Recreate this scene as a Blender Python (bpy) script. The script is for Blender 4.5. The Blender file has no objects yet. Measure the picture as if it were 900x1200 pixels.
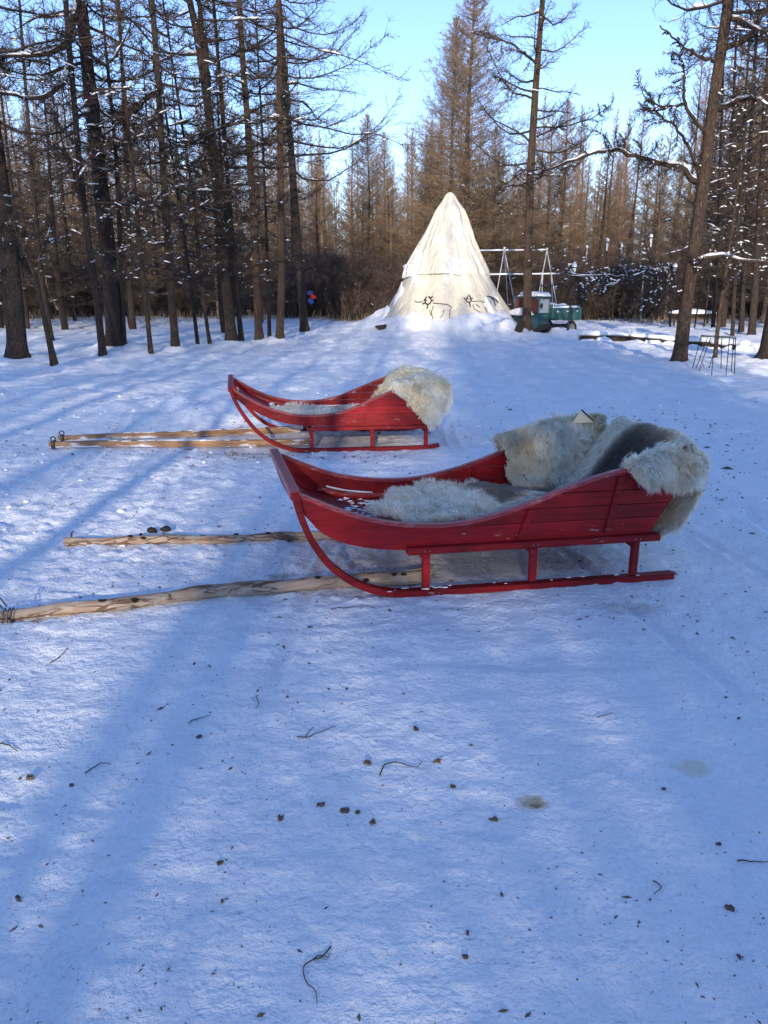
import bpy, math
import numpy as np
from mathutils import Matrix, Vector

# ------------------------------------------------------------------ camera, world, sun, exposure
SC = bpy.context.scene
COL = SC.collection
PITCH = math.radians(16.4)
FPX, CAMH = 901.0, 1.5
cam = bpy.data.cameras.new('camera')
cam.sensor_fit = 'VERTICAL'
cam.sensor_height = 36.0
cam.sensor_width = 27.0
cam.lens = 36.0 * FPX / 1200.0
cam.clip_start = 0.05
cam.clip_end = 3000
camo = bpy.data.objects.new('camera', cam)
COL.objects.link(camo)
camo.location = (0, 0, CAMH)
camo.rotation_euler = (math.radians(90) - PITCH, 0, 0)
SC.camera = camo

SUN_EL = math.radians(15.0)
TRAVEL = Vector((0.048, 1.0, 0.0)).normalized()          # where the light goes, seen from above
W = bpy.data.worlds.new('World')
SC.world = W
W.use_nodes = True
nt = W.node_tree
nt.nodes.clear()
sky = nt.nodes.new('ShaderNodeTexSky')
sky.sky_type = 'NISHITA'
sky.sun_disc = False
sky.sun_elevation = SUN_EL
sky.sun_rotation = math.radians(182.7)
sky.altitude = 300
sky.air_density = 1.0
sky.dust_density = 0.1
sky.ozone_density = 3.0
bg = nt.nodes.new('ShaderNodeBackground')
bg.inputs['Strength'].default_value = 0.15
wo = nt.nodes.new('ShaderNodeOutputWorld')
tint = nt.nodes.new('ShaderNodeMix')          # the photograph's cool white balance
tint.data_type = 'RGBA'
tint.blend_type = 'MULTIPLY'
tint.inputs[0].default_value = 1.0
tint.inputs[7].default_value = (.94, .905, 1.07, 1)
nt.links.new(sky.outputs[0], tint.inputs[6])
nt.links.new(tint.outputs[2], bg.inputs[0])
nt.links.new(bg.outputs[0], wo.inputs[0])

sl = bpy.data.lights.new('sun', 'SUN')
sl.energy = 2.9
sl.angle = math.radians(0.53)
sl.color = (1.0, 0.86, 0.68)
so = bpy.data.objects.new('sun', sl)
COL.objects.link(so)
ldir = Vector((TRAVEL.x * math.cos(SUN_EL), TRAVEL.y * math.cos(SUN_EL), -math.sin(SUN_EL)))
so.rotation_euler = ldir.to_track_quat('-Z', 'Y').to_euler()

SC.view_settings.view_transform = 'Standard'
SC.view_settings.look = 'None'
SC.view_settings.gamma = 1.0
SC.view_settings.exposure = 1.03
SC.view_settings.use_curve_mapping = False
SC.cycles.max_bounces = 8
SC.cycles.diffuse_bounces = 6

# trees behind the viewer: x, y, height, crown width factor; their trunks and crowns throw the shade
BEHIND = [(-1.2, -9.0, 12, .75), (-2.62, -7.0, 13, .6),
          (.9, -6.5, 8, .9), (2.4, -5.6, 8.5, 1.1), (4.2, -7.5, 9, 1.1), (1.6, -9.5, 10, 1.1), (6.0, -8.5, 8.5, 1.1), (3.4, -11, 10.5, 1.1), (.4, -14, 12, 1.0), (5.2, -13, 11, 1.1), (8.2, -11, 9, 1.1),
          (-5.0, -12, 15, 1.0), (-7.2, -10, 15, 1.0), (-9.5, -13, 17, 1.1), (-12, -10, 16, 1.1), (-4.0, -18, 17, 1.0), (-7.8, -18, 19, 1.1), (-11, -20, 20, 1.1), (-16, -14, 18, 1.1), (-1.8, -17, 14, .9), (-19, -12, 18, 1.1),
          (2.6, -16, 12.5, 1.0), (10.5, -14, 10, 1.0), (7.4, -17, 12, 1.0), (16, -14, 11, 1.0), (-14, -22, 21, 1.1), (-6, -24, 21, 1.1), (-10, -27, 22, 1.1), (-22, -20, 21, 1.2),
          (.5, -8.2, 9, .8), (1.9, -7.6, 8, 1.0), (3.2, -8.8, 9, 1.1), (5.0, -10, 9.5, 1.1), (7.0, -12.5, 9.5, 1.1), (-5.8, -8, 13, .8), (1.3, -19, 18.5, .8), (2.7, -23, 20, .9), (-.2, -21, 18.5, .7)]

# ------------------------------------------------------------------ helpers
RNG = np.random.RandomState(7)
cP, sP = math.cos(PITCH), math.sin(PITCH)


def ray(px, py):
    u = (px - 450) / FPX
    v = (600 - py) / FPX
    return np.array([u, cP + v * sP, -sP + v * cP])


def gnd(px, py, z=0.0):
    d = ray(px, py)
    t = (z - CAMH) / d[2]
    return np.array([0, 0, CAMH]) + t * d


def at(px, py, Y):
    d = ray(px, py)
    return np.array([0, 0, CAMH]) + d * (Y / d[1])


def h2(ix, iy, seed):
    a = (ix.astype(np.int64) * 374761393 + iy.astype(np.int64) * 668265263 + seed * 1442695041) & 0xFFFFFFFF
    a = ((a ^ (a >> 13)) * 1274126177) & 0xFFFFFFFF
    a = (a ^ (a >> 16)) & 0xFFFFFFFF
    return a.astype(np.float64) / 4294967295.0


def vn(x, y, seed=0):
    x = np.asarray(x, float)
    y = np.asarray(y, float)
    ix = np.floor(x)
    iy = np.floor(y)
    fx = x - ix
    fy = y - iy
    fx = fx * fx * (3 - 2 * fx)
    fy = fy * fy * (3 - 2 * fy)
    a = h2(ix, iy, seed)
    b = h2(ix + 1, iy, seed)
    c = h2(ix, iy + 1, seed)
    d = h2(ix + 1, iy + 1, seed)
    return (a * (1 - fx) + b * fx) * (1 - fy) + (c * (1 - fx) + d * fx) * fy - 0.5


def fbm(x, y, seed=0, octv=4, gain=0.5):
    s = 0
    a = 1.0
    for i in range(octv):
        s = s + a * vn(x * 2 ** i + i * 17.3, y * 2 ** i - i * 9.1, seed + i)
        a *= gain
    return s


def fastmesh(name, V, F, smooth=True, col=None):
    """F: list of int arrays (n,3) or (n,4)"""
    me = bpy.data.meshes.new(name)
    V = np.asarray(V, np.float32)
    F = [np.asarray(f, np.int32) for f in (F if isinstance(F, list) else [F]) if len(f)]
    me.vertices.add(len(V))
    me.vertices.foreach_set('co', V.ravel())
    nl = sum(f.size for f in F)
    npo = sum(len(f) for f in F)
    me.loops.add(nl)
    me.loops.foreach_set('vertex_index', np.concatenate([f.ravel() for f in F]))
    me.polygons.add(npo)
    tot = np.concatenate([np.full(len(f), f.shape[1], np.int32) for f in F])
    st = np.concatenate([[0], np.cumsum(tot)[:-1]]).astype(np.int32)
    me.polygons.foreach_set('loop_start', st)
    me.polygons.foreach_set('loop_total', tot)
    me.polygons.foreach_set('use_smooth', np.full(npo, smooth, bool))
    if col is not None:
        ca = me.color_attributes.new('Col', 'FLOAT_COLOR', 'POINT')
        c4 = np.ones((len(V), 4), np.float32)
        c4[:, :3] = col
        ca.data.foreach_set('color', c4.ravel())
    me.update(calc_edges=True)
    me.validate()
    return me


class MB:
    """collects simple shapes; build() links them as one mesh object"""

    def __init__(s):
        s.v = []
        s.f3 = []
        s.f4 = []
        s.n = 0

    def add(s, V, F3=(), F4=()):
        V = np.asarray(V, float)
        if len(F3):
            s.f3.append(np.asarray(F3) + s.n)
        if len(F4):
            s.f4.append(np.asarray(F4) + s.n)
        s.v.append(V)
        s.n += len(V)
        return s

    def box(s, c, size, rz=0.0, bev=0.0, M=None):
        hx, hy, hz = [q / 2 for q in size]
        b = min(bev, hx * .9, hy * .9, hz * .9)
        pts = []
        if b <= 0:
            pts = np.array([[x, y, z] for z in (-hz, hz) for x, y in ((-hx, -hy), (hx, -hy), (hx, hy), (-hx, hy))])
            F = [[3, 2, 1, 0], [4, 5, 6, 7], [0, 1, 5, 4], [1, 2, 6, 5], [2, 3, 7, 6], [3, 0, 4, 7]]
            F3 = []
        else:
            L = []
            for (z, i) in ((-hz, b), (-hz + b, 0), (hz - b, 0), (hz, b)):
                X, Y = hx - i, hy - i
                L += [[-X + b * (i == 0), -Y, z], [X - b * (i == 0), -Y, z], [X, -Y + b * (i == 0), z], [X, Y - b * (i == 0), z],
                      [X - b * (i == 0), Y, z], [-X + b * (i == 0), Y, z], [-X, Y - b * (i == 0), z], [-X, -Y + b * (i == 0), z]]
            pts = np.array(L)
            F = []
            for r in range(3):
                for k in range(8):
                    a, c2 = r * 8 + k, r * 8 + (k + 1) % 8
                    F.append([a, c2, c2 + 8, a + 8])
            # caps: corners coincide in pairs there
            F += [[0 + 6, 4, 2, 0], [24, 26, 28, 30]]
            F3 = []
        cz, sz = math.cos(rz), math.sin(rz)
        q = pts.copy()
        q[:, 0] = pts[:, 0] * cz - pts[:, 1] * sz
        q[:, 1] = pts[:, 0] * sz + pts[:, 1] * cz
        if M is not None:
            q = q @ np.asarray(M).T
        q += np.asarray(c, float)
        return s.add(q, F3, F)

    def tube(s, P, R, k=8, cap=True, rough=0.0, seed=0, flat=None, up=None):
        """round (or flattened) bar along the points P"""
        P = np.asarray(P, float)
        n = len(P)
        R = np.full(n, R, float) if np.isscalar(R) else np.asarray(R, float)
        T = np.gradient(P, axis=0)
        T /= np.linalg.norm(T, axis=1)[:, None] + 1e-12
        u0 = np.array(up if up is not None else ([0, 0, 1] if abs(T[0][2]) < .9 else [1, 0, 0]), float)
        V = []
        for i in range(n):
            a = np.cross(T[i], u0)
            a /= np.linalg.norm(a) + 1e-12
            b = np.cross(a, T[i])
            if up is None:
                u0 = b
            th = np.arange(k) * 2 * math.pi / k + (math.pi / 4 if k == 4 else 0)
            rr = R[i]
            if rough:
                rr = rr * (1 + rough * 2 * vn(th * 1.6 + seed * 3.1, np.full(k, i * .45 + seed), seed))
            fx, fz = flat if flat else (1, 1)
            V.append(P[i] + (np.cos(th) * rr * fx)[:, None] * a + (np.sin(th) * rr * fz)[:, None] * b)
        V = np.concatenate(V)
        F4 = []
        for i in range(n - 1):
            for j in range(k):
                j2 = (j + 1) % k
                F4.append([i * k + j, i * k + j2, (i + 1) * k + j2, (i + 1) * k + j])
        F3 = []
        if cap:
            V = np.concatenate([V, [P[0], P[-1]]])
            for j in range(k):
                j2 = (j + 1) % k
                F3.append([n * k, j2, j])
                F3.append([n * k + 1, (n - 1) * k + j, (n - 1) * k + j2])
        return s.add(V, F3, F4)

    def blob(s, c, r, seed=0, rough=.25, nu=10, nv=6, half=False):
        c = np.asarray(c, float)
        r = np.array(r if hasattr(r, '__len__') else (r, r, r), float)
        V = []
        for i in range(nv + 1):
            ph = math.pi * i / nv if not half else math.pi / 2 * i / nv
            for j in range(nu):
                th = 2 * math.pi * j / nu
                d = np.array([math.sin(ph) * math.cos(th), math.sin(ph) * math.sin(th), math.cos(ph)])
                k = 1 + rough * 2 * float(vn(d[0] * 1.7 + seed * 5.3, d[1] * 1.7 + d[2] * 2.1 + seed, seed))
                V.append(c + d * r * k)
        F = []
        for i in range(nv):
            for j in range(nu):
                j2 = (j + 1) % nu
                F.append([i * nu + j, (i + 1) * nu + j, (i + 1) * nu + j2, i * nu + j2])
        return s.add(V, [], F)

    def mesh(s, name, smooth=False):
        V = np.concatenate(s.v)
        F = []
        if s.f3:
            F.append(np.concatenate(s.f3))
        if s.f4:
            F.append(np.concatenate(s.f4))
        return fastmesh(name, V, F, smooth)

    def build(s, name, mat, parent=None, smooth=False, **kw):
        return obj(name, s.mesh(name, smooth), mat, parent, **kw)


def obj(name, me, mat, parent=None, label=None, cat=None, group=None, kind=None, loc=None, rz=None):
    o = bpy.data.objects.new(name, me)
    COL.objects.link(o)
    if mat is not None and me is not None and not len(me.materials):
        me.materials.append(mat)
    if parent is not None:
        o.parent = parent
    tag(o, label, cat, group, kind)
    if loc is not None:
        o.location = loc
    if rz is not None:
        o.rotation_euler = (0, 0, rz)
    return o


def tag(o, label=None, cat=None, group=None, kind=None):
    if label:
        o['label'] = label
    if cat:
        o['category'] = cat
    if group:
        o['group'] = group
    if kind:
        o['kind'] = kind
    return o


def thing(name, label, cat, loc=(0, 0, 0), rz=0, group=None):
    o = bpy.data.objects.new(name, None)
    o.empty_display_size = .2
    COL.objects.link(o)
    o.location = loc
    o.rotation_euler = (0, 0, rz)
    return tag(o, label, cat, group)


def copy_tree(o, parent=None):
    c = o.copy()
    COL.objects.link(c)
    if parent is not None:
        c.parent = parent
    for ch in list(o.children):
        copy_tree(ch, c)
    return c


# ------------------------------------------------------------------ materials
def mat(name, base=(.5, .5, .5), rough=.7, spec=.3, metal=0.0):
    m = bpy.data.materials.new(name)
    m.use_nodes = True
    b = m.node_tree.nodes['Principled BSDF']
    b.inputs['Base Color'].default_value = (*base, 1)
    b.inputs['Roughness'].default_value = rough
    b.inputs['Specular IOR Level'].default_value = spec
    b.inputs['Metallic'].default_value = metal
    return m


class N:
    def __init__(s, m):
        s.t = m.node_tree
        s.b = s.t.nodes['Principled BSDF']

    def n(s, typ, **kw):
        x = s.t.nodes.new(typ)
        for k, v in kw.items():
            setattr(x, k, v)
        return x

    def l(s, a, b):
        s.t.links.new(a, b)

    def coord(s, scale=(1, 1, 1), kind='Object'):
        c = s.n('ShaderNodeTexCoord')
        mp = s.n('ShaderNodeMapping')
        mp.inputs['Scale'].default_value = scale
        s.l(c.outputs[kind], mp.inputs[0])
        return mp.outputs[0]

    def noise(s, vec, scale, det=4, rough=.55, dist=0):
        x = s.n('ShaderNodeTexNoise')
        x.inputs['Scale'].default_value = scale
        x.inputs['Detail'].default_value = det
        x.inputs['Roughness'].default_value = rough
        x.inputs['Distortion'].default_value = dist
        s.l(vec, x.inputs['Vector'])
        return x.outputs['Fac']

    def ramp(s, fac, stops):
        r = s.n('ShaderNodeValToRGB')
        e = r.color_ramp.elements
        while len(e) < len(stops):
            e.new(.5)
        for q, (p, c) in zip(e, stops):
            q.position = p
            q.color = (*c, 1) if hasattr(c, '__len__') else (c, c, c, 1)
        s.l(fac, r.inputs[0])
        return r.outputs[0]

    def mix(s, fac, a, b, typ='MIX'):
        x = s.n('ShaderNodeMix', data_type='RGBA', blend_type=typ)
        for sock, v in ((x.inputs[0], fac), (x.inputs[6], a), (x.inputs[7], b)):
            if hasattr(v, 'is_linked'):
                s.l(v, sock)
            elif hasattr(v, '__len__'):
                sock.default_value = (*v, 1)
            else:
                sock.default_value = v
        return x.outputs[2]

    def math(s, op, a, b=0.0):
        x = s.n('ShaderNodeMath', operation=op)
        for sock, v in ((x.inputs[0], a), (x.inputs[1], b)):
            if hasattr(v, 'is_linked'):
                s.l(v, sock)
            else:
                sock.default_value = v
        return x.outputs[0]

    def bump(s, h, dist=.01, strength=1.0, prev=None):
        x = s.n('ShaderNodeBump')
        x.inputs['Distance'].default_value = dist
        x.inputs['Strength'].default_value = strength
        s.l(h, x.inputs['Height'])
        if prev is not None:
            s.l(prev, x.inputs['Normal'])
        return x.outputs[0]

    def color(s, c):
        s.l(c, s.b.inputs['Base Color'])

    def normal(s, c):
        s.l(c, s.b.inputs['Normal'])


def snow_mat(name, detail=1.0, stains=False):
    m = mat(name, (.88, .9, .93), .55, .35)
    k = N(m)
    v = k.coord()
    a = k.noise(v, 9, 5, .6)
    b = k.noise(v, 42, 4, .6)
    c = k.noise(v, 190, 2, .5)
    vs = k.coord((1.0, 3.2, 1.0))
    d = k.noise(vs, 26, 3, .6, .6)
    n1 = k.bump(a, .04 * detail, .8)
    n2 = k.bump(b, .012 * detail, .8, n1)
    n3 = k.bump(d, .006 * detail, .4, n2)
    n4 = k.bump(c, .003 * detail, .6, n3)
    k.normal(n4)
    big = k.noise(v, 1.3, 3)
    col = k.ramp(big, [(.3, (.86, .88, .91)), (.7, (.92, .935, .955))])
    gr = k.ramp(k.noise(v, 60, 3, .7), [(.3, .9), (.55, 1.0)])
    col = k.mix(1.0, col, gr, 'MULTIPLY')
    if stains:
        geo = k.n('ShaderNodeNewGeometry')
        sep = k.n('ShaderNodeSeparateXYZ')
        k.l(geo.outputs['Position'], sep.inputs[0])
        wob = k.noise(v, 14, 4, .65)
        # (x, y, rx, ry, colour, amount): yellow brown marks, trodden dirt round the sledges
        for (x, y, rx, ry, cc, am) in STAINS:
            dx = k.math('DIVIDE', k.math('SUBTRACT', sep.outputs[0], x), rx)
            dy = k.math('DIVIDE', k.math('SUBTRACT', sep.outputs[1], y), ry)
            dd = k.math('ADD', k.math('MULTIPLY', dx, dx), k.math('MULTIPLY', dy, dy))
            dd = k.math('ADD', dd, k.math('MULTIPLY', k.math('SUBTRACT', wob, .5), 2.6))
            f = k.n('ShaderNodeMapRange')
            f.inputs[1].default_value = .2
            f.inputs[2].default_value = 1.0
            f.inputs[3].default_value = am
            f.inputs[4].default_value = 0
            k.l(dd, f.inputs[0])
            col = k.mix(f.outputs[0], col, cc)
    k.color(col)
    return m


p1 = gnd(624, 940)
p2 = gnd(812, 897)
p3 = gnd(60, 668)
p4 = gnd(330, 675)
p5 = gnd(735, 712)
p6 = gnd(560, 668)
p7 = gnd(300, 533)
p8 = gnd(430, 512)
p9 = gnd(190, 800)
STAINS = [(p1[0], p1[1], .055, .045, (.50, .37, .16), .8), (p1[0] + .004, p1[1] - .01, .022, .02, (.22, .14, .05), .85),
          (p2[0], p2[1], .07, .055, (.72, .62, .42), .6), (p4[0], p4[1], .09, .06, (.42, .36, .30), .6),
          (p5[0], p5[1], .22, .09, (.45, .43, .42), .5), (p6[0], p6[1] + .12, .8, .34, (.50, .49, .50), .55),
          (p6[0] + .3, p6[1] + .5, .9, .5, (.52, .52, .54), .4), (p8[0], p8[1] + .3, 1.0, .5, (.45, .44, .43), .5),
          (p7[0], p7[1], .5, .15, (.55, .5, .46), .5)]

M = {}
M['snow'] = snow_mat('snow', 1.0, True)
M['snow2'] = snow_mat('loose_snow', 1.0)


def bark_mat(name, dark, light, moss=None):
    m = mat(name, dark, .9, .15)
    k = N(m)
    v = k.coord((9, 9, 1.5))
    a = k.noise(v, 4.0, 7, .7, 1.2)
    vo = k.n('ShaderNodeTexVoronoi', feature='DISTANCE_TO_EDGE')
    vo.inputs['Scale'].default_value = 5.2
    nz = k.n('ShaderNodeTexNoise')
    nz.inputs['Scale'].default_value = 2.6
    nz.inputs['Detail'].default_value = 5
    k.l(v, nz.inputs['Vector'])
    va = k.n('ShaderNodeVectorMath', operation='ADD')
    k.l(v, va.inputs[0])
    k.l(nz.outputs['Color'], va.inputs[1])
    k.l(va.outputs[0], vo.inputs['Vector'])
    e = k.ramp(vo.outputs['Distance'], [(0, 0.25), (.20, 1.0)])
    c = k.ramp(a, [(.3, dark), (.68, light)])
    c = k.mix(.75, c, k.mix(1.0, c, e, 'MULTIPLY'))
    k.color(c)
    h = k.math('ADD', k.math('MULTIPLY', e, .7), a)
    k.normal(k.bump(h, .03, 1.0))
    return m


M['bark_dark'] = bark_mat('dark_larch_bark', (.045, .034, .028), (.13, .095, .075))
M['bark_brown'] = bark_mat('brown_larch_bark', (.07, .047, .035), (.19, .13, .09))
M['bark_pale'] = bark_mat('pale_larch_bark', (.20, .14, .095), (.55, .42, .30))


def twig_mat(name, a, b):
    m = mat(name, a, .85, .15)
    k = N(m)
    k.color(k.ramp(k.noise(k.coord(), 1.6, 3), [(.35, a), (.65, b)]))
    return m


M['twig_dark'] = twig_mat('dark_twigs', (.045, .034, .028), (.09, .065, .05))
M['twig_gold'] = twig_mat('golden_brown_twigs', (.20, .135, .085), (.33, .23, .145))
M['twig_mid'] = twig_mat('brown_twigs', (.13, .09, .06), (.24, .165, .11))
M['twig_shrub'] = twig_mat('shrub_twigs', (.07, .052, .042), (.16, .118, .094))


# ------------------------------------------------------------------ ground
def smooth(a, b, x):
    t = np.clip((x - a) / (b - a), 0, 1)
    return t * t * (3 - 2 * t)


MOUNDS = []     # (x, y, height, radius), filled before the ground is meshed
TENT = (2.35, 28.6)
EDGE = [gnd(679, 398.5)[1], gnd(740, 400)[1], gnd(792, 402)[1], gnd(835, 405)[1], gnd(876, 409)[1]]


def height(x, y, detail=True):
    x = np.asarray(x, float)
    y = np.asarray(y, float)
    far = smooth(8.5, 14, y)
    away = np.maximum(smooth(3.5, 7, np.abs(x)), far)
    z = fbm(x * .35, y * .35, 11, 3) * (.02 + .10 * far)
    z = z + fbm(x * 1.6, y * 1.6, 21, 3) * (.010 + .05 * away)
    if detail:
        patch = smooth(-.05, .25, fbm(x * .8, y * .8, 31, 2))
        z = z + fbm(x * 7, y * 9, 41, 3) * (.011 + .020 * patch * (1 - .4 * far) + .032 * away)
        ch = smooth(-.1, .2, fbm(x * .55 + 3, y * .55, 77, 2)) * smooth(.7, -.4, x)
        z = z + np.abs(fbm(x * 22, y * 30, 51, 2)) * (.005 + .020 * ch)
        prints = vn(x * 3.1 + .5 * vn(x * 2, y * 2, 9), y * 3.1, 61)
        z = z - smooth(.22, .34, prints) * (.012 + .045 * away)
        cl = vn(x * 16 + .6 * vn(x * 9, y * 9, 4), y * 20, 71)
        z = z + np.maximum(cl, 0) * (.009 + .022 * ch)
    # grooves left by runners that were turned here, and hoof dents between them
    for (gx, gw, ph) in ((-2.9, .045, .4), (-2.05, .045, .4), (1.25, .04, 2.1), (2.2, .04, 2.1), (.1, .035, 4.0)):
        cx = gx + .55 * np.sin(y * .33 + ph) + .06 * vn(y * 1.3, y * 0 + gx, 83)
        q = np.abs(x - cx) / gw
        z = z - .011 * np.exp(-q ** 4) * smooth(-.25, .1, vn(y * .9, y * 0 + gx, 84)) * smooth(11, 8, y)
        z = z + .006 * np.exp(-((q - 1.5) / .45) ** 2) * smooth(11, 8, y)
    # wind ridge left of the far sledge
    rx, ry = -2.1, 9.3
    z = z + .14 * np.exp(-(((x - rx) / 1.3) ** 2 + ((y - ry + .3 * (x - rx)) / .8) ** 2)) * (1 + 1.4 * vn(x * 2.7, y * 2.7, 5))
    # rising bank under the far trees, broad snow bench on the right
    z = z + .35 * smooth(38, 60, y) + .25 * smooth(44, 50, y) * smooth(4, -6, x) * (1 + vn(x * .4, y * .4, 3))
    z = z + .15 * smooth(.12, .34, y - np.interp(x, [5.7, 7.1, 8.2, 8.9, 9.3, 11], [EDGE[0], EDGE[1], EDGE[2], EDGE[3], EDGE[4], EDGE[4] - 1.5])) * smooth(5.3, 5.8, x) * smooth(28, 26, y) * smooth(12.5, 11.5, x)
    z = z + .008 * np.maximum(y - 60, 0)
    # skirt round the tent
    r = np.hypot(x - TENT[0], y - TENT[1])
    th = np.arctan2(y - TENT[1], x - TENT[0])
    sk = .46 + .40 * vn(th * 2.3, th * 0, 15) + .10 * vn(th * 6, th * 0, 16)
    z = z + sk * (1 + .5 * np.abs(np.cos(th)) ** 3) * smooth(3.9, 2.1, r) ** 1.4 * smooth(5.2, 4.0, x) + .10 * smooth(6, 3, r) * smooth(5.5, 3.5, x)
    for (mx, my, mh, mr) in MOUNDS:
        d2 = ((x - mx) ** 2 + (y - my) ** 2) / (mr * mr)
        z = z + mh * np.exp(-d2 * 1.5)
    return z


def hz(x, y):
    return float(height(np.array([x]), np.array([y]), False)[0])


# ------------------------------------------------------------------ trees
def rot_to(d):
    d = d / (np.linalg.norm(d) + 1e-9)
    u = np.array([0, 0, 1.0]) if abs(d[2]) < .95 else np.array([1.0, 0, 0])
    a = np.cross(u, d)
    a /= np.linalg.norm(a)
    b = np.cross(d, a)
    return np.stack([d, a, b], axis=1)     # columns: x->d, y->a, z->b


def branch_template(seed, n_sub=18, n_twig=5, sag=-.10, lift=.22, ang=55, subl=.34, nax=6, twl=.075, tilt=.3):
    r = np.random.RandomState(seed)
    t = np.linspace(0, 1, nax + 1)
    wy = np.cumsum(r.normal(0, .028, nax + 1))
    wz = np.cumsum(r.normal(0, .022, nax + 1))
    A = np.stack([t, wy - wy[0], sag * np.sin(t * math.pi * .9) + lift * t ** 2.2 + wz - wz[0]], 1)
    S = []          # p0 p1 r0 r1 level (radius units: level 0 relative, level 1, 2 in own factors)
    for i in range(nax):
        S.append((A[i], A[i + 1], 1 - .88 * t[i], 1 - .88 * t[i + 1], 0))

    def axp(q):
        i = min(int(q * nax), nax - 1)
        f = q * nax - i
        return A[i] * (1 - f) + A[i + 1] * f, A[i + 1] - A[i]

    for j in range(n_sub):
        q = .12 + .87 * (j + r.rand()) / n_sub
        p, d = axp(q)
        d = d / np.linalg.norm(d)
        sd = 1 if j % 2 else -1
        a = math.radians(ang + r.normal(0, 13))
        s = np.array([-d[1], d[0], 0]) * sd
        s /= np.linalg.norm(s)
        dirv = d * math.cos(a) + s * math.sin(a) + np.array([0, 0, r.normal(tilt * .3, tilt)])
        L = (subl * (1 - q) ** .7 * .9 + .09) * r.uniform(.55, 1.25)
        nseg = 3 if L > .2 else 2
        pp = p.copy()
        for kx in range(nseg):
            dirv = dirv / np.linalg.norm(dirv)
            p2 = pp + dirv * L / nseg
            S.append((pp, p2, 1 - kx / nseg * .8, 1 - (kx + 1) / nseg * .8, 1))
            for _ in range(max(1, n_twig // nseg + (r.rand() < .5))):
                f = r.rand()
                tp = pp + (p2 - pp) * f
                td = dirv * r.uniform(.1, .7) + r.normal(0, .6, 3) + np.array([0, 0, .1])
                td /= np.linalg.norm(td)
                S.append((tp, tp + td * twl * r.uniform(.4, 1.5), 1, 0, 2))
            dirv = dirv + r.normal(0, .22, 3) + np.array([0, 0, .10])
            pp = p2
    for j in range(n_sub):
        q = r.rand()
        p, d = axp(q)
        td = r.normal(0, .7, 3) + d / np.linalg.norm(d) * .4
        td /= np.linalg.norm(td)
        S.append((p, p + td * twl * r.uniform(.4, 1.3), 1, 0, 2))
    P0 = np.array([s[0] for s in S])
    P1 = np.array([s[1] for s in S])
    R = np.array([[s[2], s[3]] for s in S])
    Lv = np.array([s[4] for s in S])
    return P0, P1, R, Lv


def seg_mesh(P0, P1, R0, R1, cone):
    """prisms (3 sided) for ordinary segments, 3 triangle spikes for twigs"""
    D = P1 - P0
    D /= np.linalg.norm(D, axis=1)[:, None] + 1e-9
    U = np.where(np.abs(D[:, 2:3]) < .9, np.array([[0, 0, 1.0]]), np.array([[1.0, 0, 0]]))
    A = np.cross(D, U)
    A /= np.linalg.norm(A, axis=1)[:, None] + 1e-9
    B = np.cross(A, D)
    Vs = []
    F3 = []
    F4 = []
    off = 0
    i0 = np.where(~cone)[0]
    if len(i0):
        n = len(i0)
        ring = []
        for (P, R) in ((P0, R0), (P1, R1)):
            for q in range(3):
                th = q * 2 * math.pi / 3 + .5
                ring.append(P[i0] + (A[i0] * math.cos(th) + B[i0] * math.sin(th)) * R[i0][:, None])
        V = np.stack(ring, 1).reshape(-1, 3)
        b = (np.arange(n) * 6)[:, None]
        for q in range(3):
            q2 = (q + 1) % 3
            F4.append(b + np.array([[q, q2, q2 + 3, q + 3]]))
        Vs.append(V)
        off = len(V)
    i1 = np.where(cone)[0]
    if len(i1):
        n = len(i1)
        ring = []
        for q in range(3):
            th = q * 2 * math.pi / 3
            ring.append(P0[i1] + (A[i1] * math.cos(th) + B[i1] * math.sin(th)) * R0[i1][:, None])
        ring.append(P1[i1])
        V = np.stack(ring, 1).reshape(-1, 3)
        b = (np.arange(n) * 4)[:, None] + off
        for q in range(3):
            F3.append(b + np.array([[q, (q + 1) % 3, 3]]))
        Vs.append(V)
    return np.concatenate(Vs), (np.concatenate(F3) if F3 else np.zeros((0, 3), int)), (np.concatenate(F4) if F4 else np.zeros((0, 4), int))


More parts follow.
